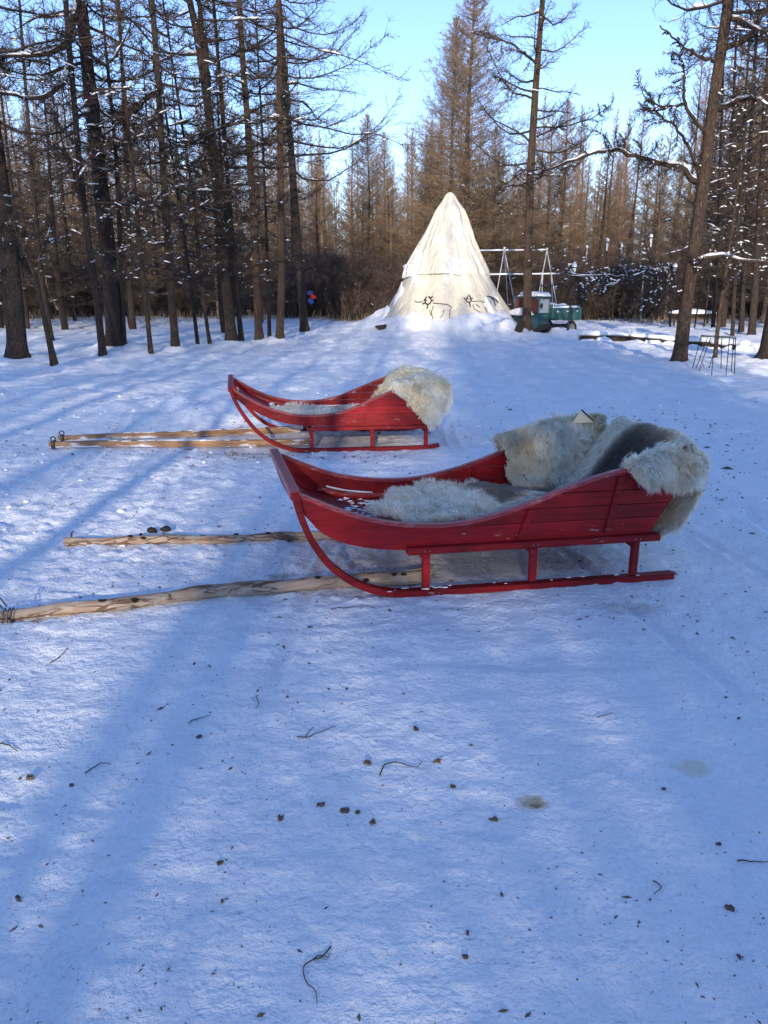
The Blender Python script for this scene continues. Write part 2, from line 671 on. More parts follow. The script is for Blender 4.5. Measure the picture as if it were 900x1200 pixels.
class Crown:
    def __init__(s):
        s.p0 = []
        s.p1 = []
        s.r0 = []
        s.r1 = []
        s.cone = []
        s.snow = []

    def put(s, tpl, base, d, L, rad, subr=.010, twr=.005, roll=0.0, snow=0.0, rng=None):
        P0, P1, R, Lv = tpl
        Rm = rot_to(np.asarray(d, float))
        if roll:
            c, q = math.cos(roll), math.sin(roll)
            Rm = Rm @ np.array([[1, 0, 0], [0, c, -q], [0, q, c]])
        a = base + (P0 * L) @ Rm.T
        b = base + (P1 * L) @ Rm.T
        k = np.where(Lv == 0, rad, np.where(Lv == 1, subr, twr))
        s.p0.append(a)
        s.p1.append(b)
        s.r0.append(np.maximum(R[:, 0] * k, .0015))
        s.r1.append(np.maximum(R[:, 1] * k, .0010))
        s.cone.append(Lv == 2)
        if snow and rng is not None:
            for i in np.where(Lv < 2)[0]:
                e = b[i] - a[i]
                ln = np.linalg.norm(e)
                if ln < .03 or abs(e[2]) / ln > .45 or rng.rand() > snow:
                    continue
                s.snow.append((a[i], b[i], max(R[i, 0] * k[i], .006)))

    def curve(s, P, r0, r1):
        P = np.asarray(P, float)
        n = len(P) - 1
        t = np.linspace(0, 1, n + 1)
        r = r0 + (r1 - r0) * t
        s.p0.append(P[:-1])
        s.p1.append(P[1:])
        s.r0.append(r[:-1])
        s.r1.append(r[1:])
        s.cone.append(np.zeros(n, bool))

    def mesh(s, name):
        P0 = np.concatenate(s.p0)
        P1 = np.concatenate(s.p1)
        V, F3, F4 = seg_mesh(P0, P1, np.concatenate(s.r0), np.concatenate(s.r1), np.concatenate(s.cone))
        return fastmesh(name, V, [F3, F4], True)

    def snow_mesh(s, name, rng, k=1.25):
        mb = MB()
        for (a, b, r) in s.snow:
            rr = r * k * rng.uniform(.7, 1.3) + .006
            m = (a + b) / 2 + np.array([0, 0, r + rr * .35])
            e = (b - a)
            mb.tube([a + e * .02 + [0, 0, r], a + e * .25 + [0, 0, r + rr * .3], m + e * .1 + [0, 0, rr * .15], b - e * .05 + [0, 0, r * .7]],
                    [rr * .3, rr, rr * .9, rr * .25], 5, False)
        return mb.mesh(name, True) if mb.n else None


def trunk_mesh(name, P, R, k=12, seed=0, flare=.5, step=.3, rough=.09):
    """P, R polyline up the trunk; resampled, knobbly, flared at the foot"""
    P = np.asarray(P, float)
    R = np.asarray(R, float)
    seg = np.linalg.norm(np.diff(P, axis=0), axis=1)
    c = np.concatenate([[0], np.cumsum(seg)])
    L = c[-1]
    q = np.concatenate([[0, .05, .12, .22, .36], np.arange(.55, L, step), [L]])
    X = np.stack([np.interp(q, c, P[:, i]) for i in range(3)], 1)
    # round off the corners
    for _ in range(2):
        X[5:-1] = (X[4:-2] + X[5:-1] * 2 + X[6:]) / 4
    rr = np.interp(q, c, R)
    rr = rr * (1 + flare * np.exp(-q / .16))
    mb = MB()
    mb.tube(X, rr, k, True, rough, seed)
    return mb.mesh(name, True)


def snow_strip(P, R, cover, seed, parent, name='branch_snow'):
    """uneven ridge of snow lying along the points P; breaks where it has fallen off"""
    P = np.asarray(P, float)
    R = np.full(len(P), R, float) if np.isscalar(R) else np.asarray(R, float)
    c = np.concatenate([[0], np.cumsum(np.linalg.norm(np.diff(P, axis=0), axis=1))])
    n = max(6, int(c[-1] / .07))
    q = np.linspace(0, c[-1], n)
    X = np.stack([np.interp(q, c, P[:, i]) for i in range(3)], 1)
    rr = np.interp(q, c, R)
    m = .5 + 1.1 * fbm(q * 2.2 + seed * 7.7, q * 0, seed, 3)
    on = vn(q * 1.1 + seed * 3.3, q * 0 + 5, seed + 1) + .5 < cover * 1.05
    X[:, 2] += rr * .25 * m
    X[:, 0] += rr * .3 * vn(q * 5, q * 0 + 3, seed)
    i = 0
    while i < n:
        if not on[i]:
            i += 1
            continue
        j = i
        while j < n and on[j]:
            j += 1
        if j - i >= 4:
            k = j - i
            e = np.clip(np.minimum(np.arange(k), np.arange(k)[::-1]) / 2.0, .12, 1)
            mb = MB()
            mb.tube(X[i:j], rr[i:j] * np.clip(m[i:j], .25, 1.3) * e, 7, True, .2, seed + i, flat=(1.1, .8))
            mb.build(name, M['snow2'], parent, True)
        i = j


TPL = [branch_template(100 + i, n_sub=22, n_twig=8, twl=.085) for i in range(7)]
TPL_D = [branch_template(200 + i, n_sub=28, n_twig=9, ang=50, subl=.36, twl=.07) for i in range(6)]
TPL_DROOP = [branch_template(300 + i, n_sub=20, n_twig=7, sag=-.05, lift=-.18, ang=58, tilt=.22, twl=.06) for i in range(5)]
TPL_BG = [branch_template(400 + i, n_sub=11, n_twig=8, sag=-.05, lift=.24, ang=46, subl=.40, nax=4, twl=.15, tilt=.25) for i in range(6)]


def near_tree(name, label, px, wpx, Htop=15.0, crown_from=3.0, n_br=46, blen=(2.2, .7), Y=None, seed=1, bark='bark_dark',
              twig='twig_dark', droop=.35, snow=.05, mound=(.12, .7), taper=.35, group=None, limbs=(), dense=False, deadfrom=1.6, ndead=14,
              snowk=1.15, up=.0, cat='tree'):
    """px: trunk polyline in the photograph from foot upward; the trunk keeps its own distance Y"""
    r = np.random.RandomState(seed)
    foot = gnd(*px[0])
    if Y is None:
        Y = foot[1]
    P = [at(x, y, Y) for (x, y) in px]
    lean = r.normal(0, .012)
    P = [np.array([p[0], Y + lean * p[2], p[2]]) for p in P]
    P[0][2] = hz(P[0][0], P[0][1]) - .06
    d = P[-1] - P[-2]
    d /= np.linalg.norm(d)
    while P[-1][2] < Htop - .5 and Htop > 0:
        d = d + np.array([r.normal(0, .012), r.normal(0, .012), .03])
        d /= np.linalg.norm(d)
        P.append(P[-1] + d * min(2.0, Htop - P[-1][2]))
    P = np.array(P)
    r0 = wpx / 2 / FPX * Y / cP * .80
    hgt = P[:, 2] - P[0, 2]
    Ht = hgt[-1]
    R = r0 * (1 - (1 - taper * .25) * (hgt / Ht) ** 1.15) + .008
    root = thing(name, label, cat, tuple(P[0]), 0, group)
    P = P - P[0]
    obj('trunk', trunk_mesh('trunk', P, R, 12 if wpx > 7 else 8, seed, .5 if wpx > 7 else .25), M[bark], root)
    C = Crown()

    def on(z):
        i = int(np.clip(np.searchsorted(P[:, 2], z) - 1, 0, len(P) - 2))
        f = (z - P[i, 2]) / (P[i + 1, 2] - P[i, 2] + 1e-9)
        return P[i] * (1 - f) + P[i + 1] * f, R[i] * (1 - f) + R[i + 1] * f

    T = TPL_D if dense else TPL
    az = r.rand() * 6.28
    n_br = int(n_br * 1.3)
    for i in range(n_br):
        f = (i + r.rand()) / n_br
        z = crown_from + (Ht - crown_from) * f
        az += 2.4 + r.normal(0, .4)
        p, rt = on(z)
        L = (blen[0] + (blen[1] - blen[0]) * f) * r.uniform(.55, 1.3)
        el = r.normal(-.05 + .45 * f + up, .16)
        dv = [math.cos(az) * math.cos(el), math.sin(az) * math.cos(el), math.sin(el)]
        tp = (TPL_DROOP if r.rand() < droop else T)
        tp = tp[r.randint(len(tp))]
        C.put(tp, p, dv, L, min(rt * .42, .012 + .011 * L), .0080, .0046, r.normal(0, .2), snow if z < 7 else snow * .6, r)
    for i in range(ndead):          # short dead branches below the crown
        z = deadfrom + (crown_from + 1.5 - deadfrom) * r.rand()
        a = r.rand() * 6.28
        p, rt = on(z)
        C.put(TPL[r.randint(7)], p, [math.cos(a), math.sin(a), r.normal(.0, .2)], r.uniform(.35, 1.5), .011, .0055, .0036, 0, snow, r)
    for (pl, rad, dz, twl, sn) in limbs:       # limbs the photograph lets one pick out; their far ends lean towards or away from the eye
        Q = np.array([at(x, y, Y + dz * j / (len(pl) - 1)) for j, (x, y) in enumerate(pl)]) - np.array(root.location)
        # refine
        t = np.linspace(0, len(Q) - 1, (len(Q) - 1) * 4 + 1)
        Q = np.stack([np.interp(t, np.arange(len(Q)), Q[:, j]) for j in range(3)], 1)
        Q[1:-1] = (Q[:-2] + 2 * Q[1:-1] + Q[2:]) / 4
        Q += r.normal(0, .012, Q.shape)
        mb = MB()
        rr = np.linspace(rad, rad * .3, len(Q))
        mb.tube(Q, rr, 8, True, .1, seed)
        mb.build('limb', M[bark], root, True)
        Ls = np.linalg.norm(np.diff(Q, axis=0), axis=1).sum()
        for j in range(int(4 + Ls * 6)):
            f = r.uniform(.12, 1)
            ii = min(int(f * (len(Q) - 1)), len(Q) - 2)
            dr = Q[ii + 1] - Q[ii]
            dr /= np.linalg.norm(dr)
            dv = dr * .6 + r.normal(0, .55, 3)
            C.put(TPL_D[r.randint(6)], Q[ii], dv, twl * r.uniform(.5, 1.3), .010, .0055, .0036, r.rand() * 3, .24 if pl[0][1] > 300 else snow, r)
        if sn > 0:
            snow_strip(Q + np.array([0, 0, 1]) * (rr * .80)[:, None], rr * .80 + .012, sn, seed, root)
    if len(C.p0):
        obj('crown', C.mesh('crown'), M[twig], root)
    sm = C.snow_mesh('twig_snow', r, snowk) if C.snow else None
    if sm:
        obj('twig_snow', sm, M['snow2'], root, kind='stuff')
    return root


# mounds at the tree feet must be known before anything samples the height
FEET = [(20, 420, .14, .8), (65, 431, .08, .4), (122, 418, .08, .4), (136, 412, .22, .8), (205, 411, .08, .5), (272, 403, .12, .6), (304, 401, .09, .5),
        (328, 401, .1, .5), (357, 391, .12, .6), (617, 389, .1, .7), (795, 426, .1, .7), (905, 424, .15, 1.2), (178, 416, .05, .4)]
for (x, y, h, rr) in FEET:
    g = gnd(x, y)
    MOUNDS.append((g[0], g[1], h, rr))


def build_ground():
    xs = [0.0]
    while xs[-1] < 420:
        a = xs[-1]
        xs.append(a + .017 * max(1.0, (a / 2.4) ** 1.15))
    xs = np.array(xs)
    xs = np.concatenate([-xs[:0:-1], xs])
    ys = [.95]
    while ys[-1] < 460:
        a = ys[-1]
        ys.append(a + .0125 * max(1.0, (a / 2.0) ** 1.12))
    back = [.95]
    while back[-1] > -150:
        a = .95 - back[-1]
        back.append(back[-1] - max(.05, a * .18))
    ys = np.concatenate([np.array(back[:0:-1]), ys])
    X, Y = np.meshgrid(xs, ys)
    Z = height(X, Y)
    nx, ny = len(xs), len(ys)
    V = np.stack([X.ravel(), Y.ravel(), Z.ravel()], 1)
    i = np.arange(nx - 1)[None, :] + (np.arange(ny - 1) * nx)[:, None]
    i = i.ravel()
    F = np.stack([i, i + 1, i + nx + 1, i + nx], 1)
    me = fastmesh('snow_ground', V, [F], True)
    print('ground verts', len(V))
    return obj('snow_ground', me, M['snow'], kind='structure', label='trodden snow of the clearing, blue in the shade of the wood')


build_ground()

# ------------------------------------------------------------------ the sledges
def red_paint():
    m = mat('red_paint', (.30, .006, .010), .5, .28)
    k = N(m)
    v = k.coord((1, 1, 1))
    vg = k.coord((1.2, 8, 14))
    g = k.noise(vg, 4, 5, .65)
    big = k.noise(v, 3.2, 3)
    c = k.ramp(big, [(.3, (.20, .004, .010)), (.7, (.37, .006, .010))])
    c = k.mix(.55, c, k.mix(1.0, c, k.ramp(g, [(.32, .35), (.6, 1.15)]), 'MULTIPLY'))
    vc = k.coord((3, 12, 12))
    chip = k.math('ADD', k.math('MULTIPLY', k.noise(vc, 5.5, 5, .7), .7), k.math('MULTIPLY', k.noise(v, 2.1, 2), .3))
    cf = k.ramp(chip, [(.635, 0.0), (.655, .9)])
    c = k.mix(cf, c, (.42, .30, .27))
    oi = k.n('ShaderNodeObjectInfo')
    c = k.mix(1.0, c, k.ramp(oi.outputs['Random'], [(0, .66), (1, 1.12)]), 'MULTIPLY')
    k.color(c)
    k.l(k.ramp(g, [(.3, .65), (.7, .42)]), k.b.inputs['Roughness'])
    k.normal(k.bump(g, .0035, .8, k.bump(cf, -.002, .5)))
    return m


M['red'] = red_paint()


def red_edge():
    m = mat('worn_red_edge', (.28, .03, .04), .38, .5)
    k = N(m)
    v = k.coord((2, 9, 9))
    a = k.noise(v, 6, 5, .7)
    c = k.ramp(a, [(.35, (.22, .018, .028)), (.56, (.33, .05, .06)), (.64, (.40, .16, .15)), (.72, (.62, .50, .46))])
    k.color(c)
    k.normal(k.bump(a, .003, .7))
    return m


M['rededge'] = red_edge()
W_SLED = .95


def interp_curve(pts):
    p = np.array(pts, float)

    def f(s):
        s = np.asarray(s, float)
        # smooth: average of shifted linear interpolations
        o = 0
        for d in (-.06, -.03, 0, .03, .06):
            o = o + np.interp(s + d, p[:, 0], p[:, 1])
        return o / 5
    return f


def slab(mb, s, lo, hi, w0, w1):
    """vertical board between the curves lo(s) and hi(s), from w0 to w1"""
    n = len(s)
    V = []
    for i in range(n):
        V += [[s[i], w0, lo[i]], [s[i], w0, hi[i]], [s[i], w1, hi[i]], [s[i], w1, lo[i]]]
    F = []
    for i in range(n - 1):
        for j in range(4):
            j2 = (j + 1) % 4
            F.append([i * 4 + j, i * 4 + j2, (i + 1) * 4 + j2, (i + 1) * 4 + j])
    F += [[3, 2, 1, 0], [4 * n - 4, 4 * n - 3, 4 * n - 2, 4 * n - 1]]
    mb.add(V, [], F)
    return mb


def flip_fix(o):
    me = o.data
    import bmesh
    bm = bmesh.new()
    bm.from_mesh(me)
    bmesh.ops.recalc_face_normals(bm, faces=bm.faces)
    bm.to_mesh(me)
    bm.free()
    return o


def make_sled(label, loc, rz, prof):
    root = thing('sledge', label, 'sledge', loc, rz, 'red wooden sledges on the snow')
    gun = interp_curve(prof['gun'])
    low = interp_curve(prof['low'])
    send = prof['gun'][-1][0]
    sb = prof['low'][-1][0]
    s_all = np.concatenate([np.linspace(.025, .8, 22), np.linspace(.84, send, 24)])
    rear = lambda z: sb + (send - sb) * np.clip((z - .24) / (prof['gun'][-1][1] - .24), 0, 1.15)   # slanting rear edge
    cuts = [.0, .352, .425, .50, .575, .9]
    for side in (0, 1):
        w0 = -.011 if side == 0 else W_SLED - .011
        for b in range(5):
            za, zb = cuts[b], cuts[b + 1]
            lo0 = low(s_all)
            hi0 = gun(s_all)
            if b == 0:
                lo = lo0
                hi = np.where(s_all < .74, hi0, np.minimum(hi0, zb - .004))
            else:
                lo = np.maximum(lo0, za)
                hi = np.minimum(hi0, zb - .004)
                lo = np.where(s_all < .74, hi, lo)
            idx = np.where(hi - lo > .006)[0]
            if len(idx) < 3:
                continue
            s = s_all[idx].copy()
            lo = lo[idx]
            hi = hi[idx]
            # cut along the slanting rear edge: shift the last stations
            lim = rear((lo + hi) / 2)
            keep = s < lim
            if keep.sum() < 3:
                continue
            s, lo, hi = s[keep], lo[keep], hi[keep]
            s = np.append(s, lim[keep][-1])
            lo = np.append(lo, lo[-1])
            hi = np.append(hi, hi[-1])
            mb = MB()
            off = .0015 * ((b * 7) % 3)
            n = len(s)
            V = []
            for i in range(n):
                e = (rear(lo[i]) if i == n - 1 else s[i], rear(hi[i]) if i == n - 1 else s[i])
                V += [[e[0], w0 - off, lo[i]], [e[1], w0 - off, hi[i]], [e[1], w0 + .022 - off, hi[i]], [e[0], w0 + .022 - off, lo[i]]]
            F = []
            for i in range(n - 1):
                for j in range(4):
                    j2 = (j + 1) % 4
                    F.append([i * 4 + j, i * 4 + j2, (i + 1) * 4 + j2, (i + 1) * 4 + j])
            F += [[3, 2, 1, 0], [4 * n - 4, 4 * n - 3, 4 * n - 2, 4 * n - 1]]
            mb.add(V, [], F)
            flip_fix(mb.build('side_plank', M['red'], root))
        # capping strip on top of the side
        s = np.linspace(.0, send + .01, 40)
        z = gun(s)
        P = np.stack([s, np.full(40, w0 + .011), z + .004], 1)
        mb = MB()
        mb.tube(P, .0215, 4, True, flat=(1.15, .62), up=(0, 0, 1))
        flip_fix(mb.build('gunwale', M['rededge'], root))
        # inner face battens
        for sx in prof['bat']:
            mb = MB()
            zl, zh = float(low(sx)), float(gun(sx)) - .02
            wi = w0 + .022 + .009 if side == 0 else w0 - .009
            for (ww, dz) in ((wi, 0), (w0 - .007 if side == 0 else w0 + .029, 0)):
                mb.tube([[sx - .035, ww, zl + .02], [sx + .02, ww, zh]], .022, 4, True, flat=(.42, 1.0) if False else (1.0, .45), up=(0, 1, 0))
            flip_fix(mb.build('batten', M['red'], root))
        # runner: bent bar from the prow to the tail
        rn = np.array(prof['runner'])
        t = np.linspace(0, len(rn) - 1, (len(rn) - 1) * 6 + 1)
        S = np.interp(t, np.arange(len(rn)), rn[:, 0])
        Z = np.interp(t, np.arange(len(rn)), rn[:, 1])
        for _ in range(6):
            S[1:-1] = (S[:-2] + 2 * S[1:-1] + S[2:]) / 4
            Z[1:-1] = (Z[:-2] + 2 * Z[1:-1] + Z[2:]) / 4
        wr = w0 - .014 if side == 0 else w0 + .036
        P = np.stack([S, np.full(len(S), wr), Z + .020], 1)
        mb = MB()
        mb.tube(P, .0285, 4, True, flat=(1.25, .80), up=(0, 1, 0) if False else None)
        flip_fix(mb.build('runner', M['red'], root))
        # rail under the floor and stanchions
        zr = prof['rz']
        mb = MB()
        mb.box(((prof['rail'][0] + prof['rail'][1]) / 2, wr, zr), (prof['rail'][1] - prof['rail'][0], .05, .036), 0, .004)
        flip_fix(mb.build('rail', M['red'], root))
        for sx in prof['st']:
            mb = MB()
            top = zr - .018
            mb.box((sx, wr, (top + .04) / 2), (.036, .036, top - .04), 0, .004)
            flip_fix(mb.build('stanchion', M['red'], root))
            mb = MB()
            for q in (-.013, .013):
                mb.blob((sx + q, wr - (.027 if side == 0 else -.027), zr), .004, 1, 0, 6, 4)
            mb.build('bolt', M['steel'], root, True)
    # cross pieces
    g0 = float(gun(0.0))
    mb = MB()
    mb.box((.0, W_SLED / 2, g0 + .005), (.05, W_SLED + .07, .045), 0, .006)
    flip_fix(mb.build('prow_bar', M['rededge'], root))
    for sx in prof['st']:
        mb = MB()
        mb.box((sx, W_SLED / 2, prof['rz'] - .037), (.04, W_SLED + .02, .036), 0, .004)
        flip_fix(mb.build('cross_beam', M['red'], root))
    # floor boards run lengthwise
    nb = 7
    sfl = np.linspace(.075, sb, 22)
    zl = low(sfl) + .012
    for i in range(nb):
        wa = .014 + (W_SLED - .05) * i / nb
        wb = .014 + (W_SLED - .05) * (i + 1) / nb - .006
        mb = MB()
        slab(mb, sfl, zl - .008 + .002 * (i % 2), zl + .008 + .002 * (i % 2), wa, wb)
        flip_fix(mb.build('floor_board', M['red'], root))
    for side in (0, 1):
        mb = MB()
        w = .022 if side == 0 else W_SLED - .034
        slab(mb, np.linspace(.24, sb - .02, 12), low(np.linspace(.24, sb - .02, 12)) + .030, low(np.linspace(.24, sb - .02, 12)) + .052, w - .009, w + .009)
        flip_fix(mb.build('floor_ledge', M['rededge'], root))
    # back boards, leaning
    for i in range(4):
        z0 = .262 + i * .088
        z1 = z0 + .084
        mb = MB()
        V = []
        for w in (.016, W_SLED - .030):
            for (z, e) in ((z0, 0), (z1, 0), (z1, .018), (z0, .018)):
                V.append([float(rear(z)) - .04 + e, w, z])
        mb.add(V, [], [[0, 1, 2, 3], [7, 6, 5, 4], [0, 4, 5, 1], [1, 5, 6, 2], [2, 6, 7, 3], [3, 7, 4, 0]])
        flip_fix(mb.build('back_board', M['red'], root))
    for ch in root.children:          # the frame has racked a little: its far side sits forward of the near one
        me = ch.data
        co = np.zeros(len(me.vertices) * 3, np.float32)
        me.vertices.foreach_get('co', co)
        co = co.reshape(-1, 3)
        co[:, 0] -= .058 * co[:, 1] / W_SLED * np.clip(1.35 - co[:, 0], 0, 1)
        me.vertices.foreach_set('co', co.ravel())
        me.update()
    return root, gun, low, rear


M['steel'] = mat('dull_steel', (.35, .34, .33), .45, .5, .8)
PROF_NEAR = dict(
    gun=[(0, .556), (.10, .505), (.222, .451), (.33, .41), (.431, .384), (.57, .362), (.711, .354), (.82, .358), (.909, .372), (1.04, .402), (1.173, .442), (1.35, .510), (1.529, .566), (1.67, .60), (1.80, .615), (1.92, .605), (2.02, .58)],
    low=[(0, .53), (.03, .47), (.056, .415), (.09, .375), (.137, .339), (.2, .305), (.304, .272), (.42, .25), (.561, .238), (.75, .238), (.913, .242), (1.4, .25), (1.83, .25)],
    runner=[(-.004, .545), (.01, .48), (.028, .41), (.070, .30), (.15, .175), (.259, .080), (.388, .020), (.52, .0), (.70, -.002), (1.0, -.002), (1.4, -.002), (1.8, 0), (1.985, .003)],
    rail=(.54, 1.885), rz=.243, st=(.638, 1.20, 1.757), bat=(1.16, 1.63))
PROF_FAR = dict(
    gun=[(0, .607), (.10, .54), (.223, .464), (.38, .395), (.569, .345), (.72, .334), (.844, .336), (1.0, .362), (1.083, .386), (1.3, .48), (1.563, .585), (1.7, .605), (1.85, .60), (1.95, .575)],
    low=[(0, .57), (.05, .50), (.108, .45), (.221, .385), (.33, .325), (.449, .284), (.6, .255), (.75, .245), (1.2, .24), (1.80, .235)],
    runner=[(-.004, .60), (.015, .53), (.045, .45), (.102, .345), (.19, .22), (.300, .115), (.42, .05), (.558, .005), (.8, 0), (1.2, 0), (1.6, 0), (1.85, .006), (1.93, .022)],
    rail=(.70, 1.909), rz=.222, st=(.72, 1.29, 1.803), bat=(.74, 1.27))
NEAR_O = (-.425, 3.524, .0)
NEAR_R = math.radians(9.86)
FAR_O = (-1.394, 7.013, .0)
FAR_R = math.radians(7.2)


near_sled, gunN, lowN, rearN = make_sled('larger looking red wooden sledge in front, piled with white and grey furs', NEAR_O, NEAR_R, PROF_NEAR)
far_sled, gunF, lowF, rearF = make_sled('red wooden sledge farther back, a pale sheepskin over its rear corner', FAR_O, FAR_R, PROF_FAR)

# loose snow lying on the open floor of the near sledge
mb = MB()
r = np.random.RandomState(4)
for i in range(260):
    s = .30 + .36 * r.rand() ** .8
    w = r.uniform(.05, .88)
    a = r.uniform(.004, .016)
    mb.blob((s, w, float(lowN(s)) + .018), (a * r.uniform(1, 2.2), a, a * .5), i, .3, 6, 3)
mb.build('floor_snow', M['snow2'], near_sled, True, kind='stuff')
mb = MB()
for i in range(160):
    s = .34 + .3 * r.rand()
    w = r.uniform(.05, .88)
    a = r.uniform(.006, .02)
    mb.blob((s, w, float(lowF(s)) + .018), (a * r.uniform(1, 2.2), a, a * .5), i, .3, 6, 3)
mb.build('floor_snow', M['snow2'], far_sled, True, kind='stuff')
# thin snow line on the far ledge and runner tops
for (root, O, s0, s1) in ((near_sled, 0, .24, .52), (far_sled, 0, .5, 1.2)):
    mb = MB()
    lw = lowN if root is near_sled else lowF
    ss = np.linspace(s0, s1, 14)
    mb.tube(np.stack([ss, np.full(14, W_SLED - .034), lw(ss) + .054], 1), .0045 * (1 + .4 * r.rand(14)), 6, True, .3, 3)
    mb.build('ledge_snow', M['snow2'], root, True)
mb = MB()
for i in range(22):
    s = r.uniform(.45, 1.93) if i % 3 else r.uniform(.45, .75)
    a = r.uniform(.004, .010)
    mb.blob((s, -.03 + r.uniform(-.02, .02), .042), (a * r.uniform(1.2, 3), a * .8, a * .35), i, .3, 7, 3)
mb.build('runner_snow', M['snow2'], near_sled, True, kind='stuff')


# ------------------------------------------------------------------ furs
def fur_mat():
    m = mat('wool', (.8, .76, .68), .75, .2)
    k = N(m)
    a = k.n('ShaderNodeAttribute', attribute_name='Col')
    k.color(a.outputs['Color'])
    tr = k.n('ShaderNodeBsdfTranslucent')
    k.l(a.outputs['Color'], tr.inputs['Color'])
    mx = k.n('ShaderNodeMixShader')
    mx.inputs[0].default_value = .58
    k.l(k.b.outputs[0], mx.inputs[1])
    k.l(tr.outputs[0], mx.inputs[2])
    out = [x for x in k.t.nodes if x.type == 'OUTPUT_MATERIAL'][0]
    k.l(mx.outputs[0], out.inputs[0])
    return m


M['wool'] = fur_mat()


def cr_matrix(t, n):
    """Catmull-Rom weights for parameters t in 0..1 over n control points"""
    t = np.clip(np.asarray(t, float), 0, 1) * (n - 1)
    i = np.minimum(t.astype(int), n - 2)
    f = t - i
    w = [(-f + 2 * f * f - f ** 3) / 2, (2 - 5 * f * f + 3 * f ** 3) / 2, (f + 4 * f * f - 3 * f ** 3) / 2, (-f * f + f ** 3) / 2]
    Mx = np.zeros((len(t), n))
    for q, ww in zip((-1, 0, 1, 2), w):
        np.add.at(Mx, (np.arange(len(t)), np.clip(i + q, 0, n - 1)), ww)
    return Mx


def make_fur(name, label, ctrl, O, rz, n_clump, per, length, lay, tint, seed=1, lift=.35, wid=.0016, rnd=.22, sup=3.0, bump=.014, edge=.10, group=None, lay2=None, cat='sheepskin', curl=.5, spread=.013):
    if cat == 'sheepskin':
        n_clump, per, length = int(n_clump * .72), int(per * 1.35), length * 1.2
    r = np.random.RandomState(seed)
    G = np.array(ctrl, float)          # (nv, nu, 3)
    nv, nu = G.shape[:2]

    def ev(u, v):
        A = cr_matrix(u, nu)
        B = cr_matrix(v, nv)
        P = np.einsum('ka,kb,bac->kc', A, B, G)
        return P

    def evn(u, v):
        P = ev(u, v)
        e = .01
        du = ev(np.clip(u + e, 0, 1), v) - ev(np.clip(u - e, 0, 1), v)
        dv = ev(u, np.clip(v + e, 0, 1)) - ev(u, np.clip(v - e, 0, 1))
        nn = np.cross(du, dv)
        nn /= np.linalg.norm(nn, axis=1)[:, None] + 1e-9
        h = fbm(u * 4 + seed, v * 4, seed, 3) * bump * 2
        return P + nn * h[:, None], nn

    def disc(rad, th):
        c, s = np.cos(th), np.sin(th)
        R = (np.abs(c) ** sup + np.abs(s) ** sup) ** (-1 / sup)
        R = R * (1 - edge + edge * 2 * fbm(np.cos(th) * 2.2 + seed, np.sin(th) * 2.2, seed + 5, 3))
        return np.clip(.5 + .5 * rad * R * c, 0, 1), np.clip(.5 + .5 * rad * R * s, 0, 1)

    nr, na = 22, 64
    rr, tt = np.meshgrid(np.linspace(0.001, 1, nr), np.arange(na) * 2 * math.pi / na, indexing='ij')
    u, v = disc(rr.ravel(), tt.ravel())
    P, nn = evn(u, v)
    P = P - nn * .006
    F = []
    for i in range(nr - 1):
        for j in range(na):
            j2 = (j + 1) % na
            F.append([i * na + j, i * na + j2, (i + 1) * na + j2, (i + 1) * na + j])
    col = tint(u, v)
    me = fastmesh(name, P, [np.array(F)], True, col * .95)
    base = obj(name, me, M['wool'], None, label, cat, group, None, O, rz)
    # clumps of hair
    rad = np.sqrt(r.rand(n_clump))
    # more along the rim
    rad[:n_clump // 6] = r.uniform(.96, 1.015, n_clump // 6)
    th = r.rand(n_clump) * 2 * math.pi
    u, v = disc(rad, th)
    P, nn = evn(u, v)
    lay = np.asarray(lay, float)
    if lay2 is not None:
        f = tint.flow(u, v)[:, None] if hasattr(tint, 'flow') else v[:, None]
        L = lay * (1 - f) + np.asarray(lay2, float) * f
    else:
        L = np.repeat(lay[None], n_clump, 0)
    fl = np.stack([fbm(u * 5, v * 5, seed + q, 2) for q in (20, 23, 27)], 1)
    D = L + nn * lift + fl * 1.1 + r.normal(0, rnd, (n_clump, 3))
    # keep hair on the outside of the skin
    dn = (D * nn).sum(1)
    D += nn * np.maximum(.14 - dn, 0)[:, None]
    D /= np.linalg.norm(D, axis=1)[:, None]
    ln = length * r.uniform(.6, 1.25, n_clump)
    C = tint(u, v) * (1 + r.normal(0, .09, n_clump))[:, None]
    k = per
    Pr = np.repeat(P, k, 0)
    Nr = np.repeat(nn, k, 0)
    Dr = np.repeat(D, k, 0)
    jit = r.normal(0, spread, (n_clump * k, 3))
    jit -= Nr * (jit * Nr).sum(1)[:, None]
    root = Pr + jit - Nr * .004
    lr = np.repeat(ln, k) * r.uniform(.7, 1.1, n_clump * k)
    bend = np.cross(Dr, r.normal(0, 1, Dr.shape)) * .12
    mid = root + (Dr * .9 + Nr * .35 + bend) * (lr * .5)[:, None]
    tip = Pr + jit * .18 + (Dr + bend * .5 + np.array([0, 0, -.25 * curl])) * lr[:, None]
    side = np.cross(Dr, Nr) + r.normal(0, .5, Dr.shape)
    side /= np.linalg.norm(side, axis=1)[:, None]
    w = (wid * 1.25 * r.uniform(.7, 1.4, n_clump * k))[:, None]
    V = np.stack([root - side * w, root + side * w, mid - side * w * .8, mid + side * w * .8, tip], 1).reshape(-1, 3)
    b = (np.arange(n_clump * k) * 5)[:, None]
    F4 = b + np.array([[0, 1, 3, 2]])
    F3 = b + np.array([[2, 3, 4]])
    Cs = np.repeat(C, k, 0) * (1 + r.normal(0, .05, (n_clump * k, 1)))
    CC = np.repeat(Cs[:, None, :], 5, 1)
    CC = np.clip(CC.reshape(-1, 3) * 1.06, 0, .97)
    me2 = fastmesh('wool', V, [F3, F4], True, CC)
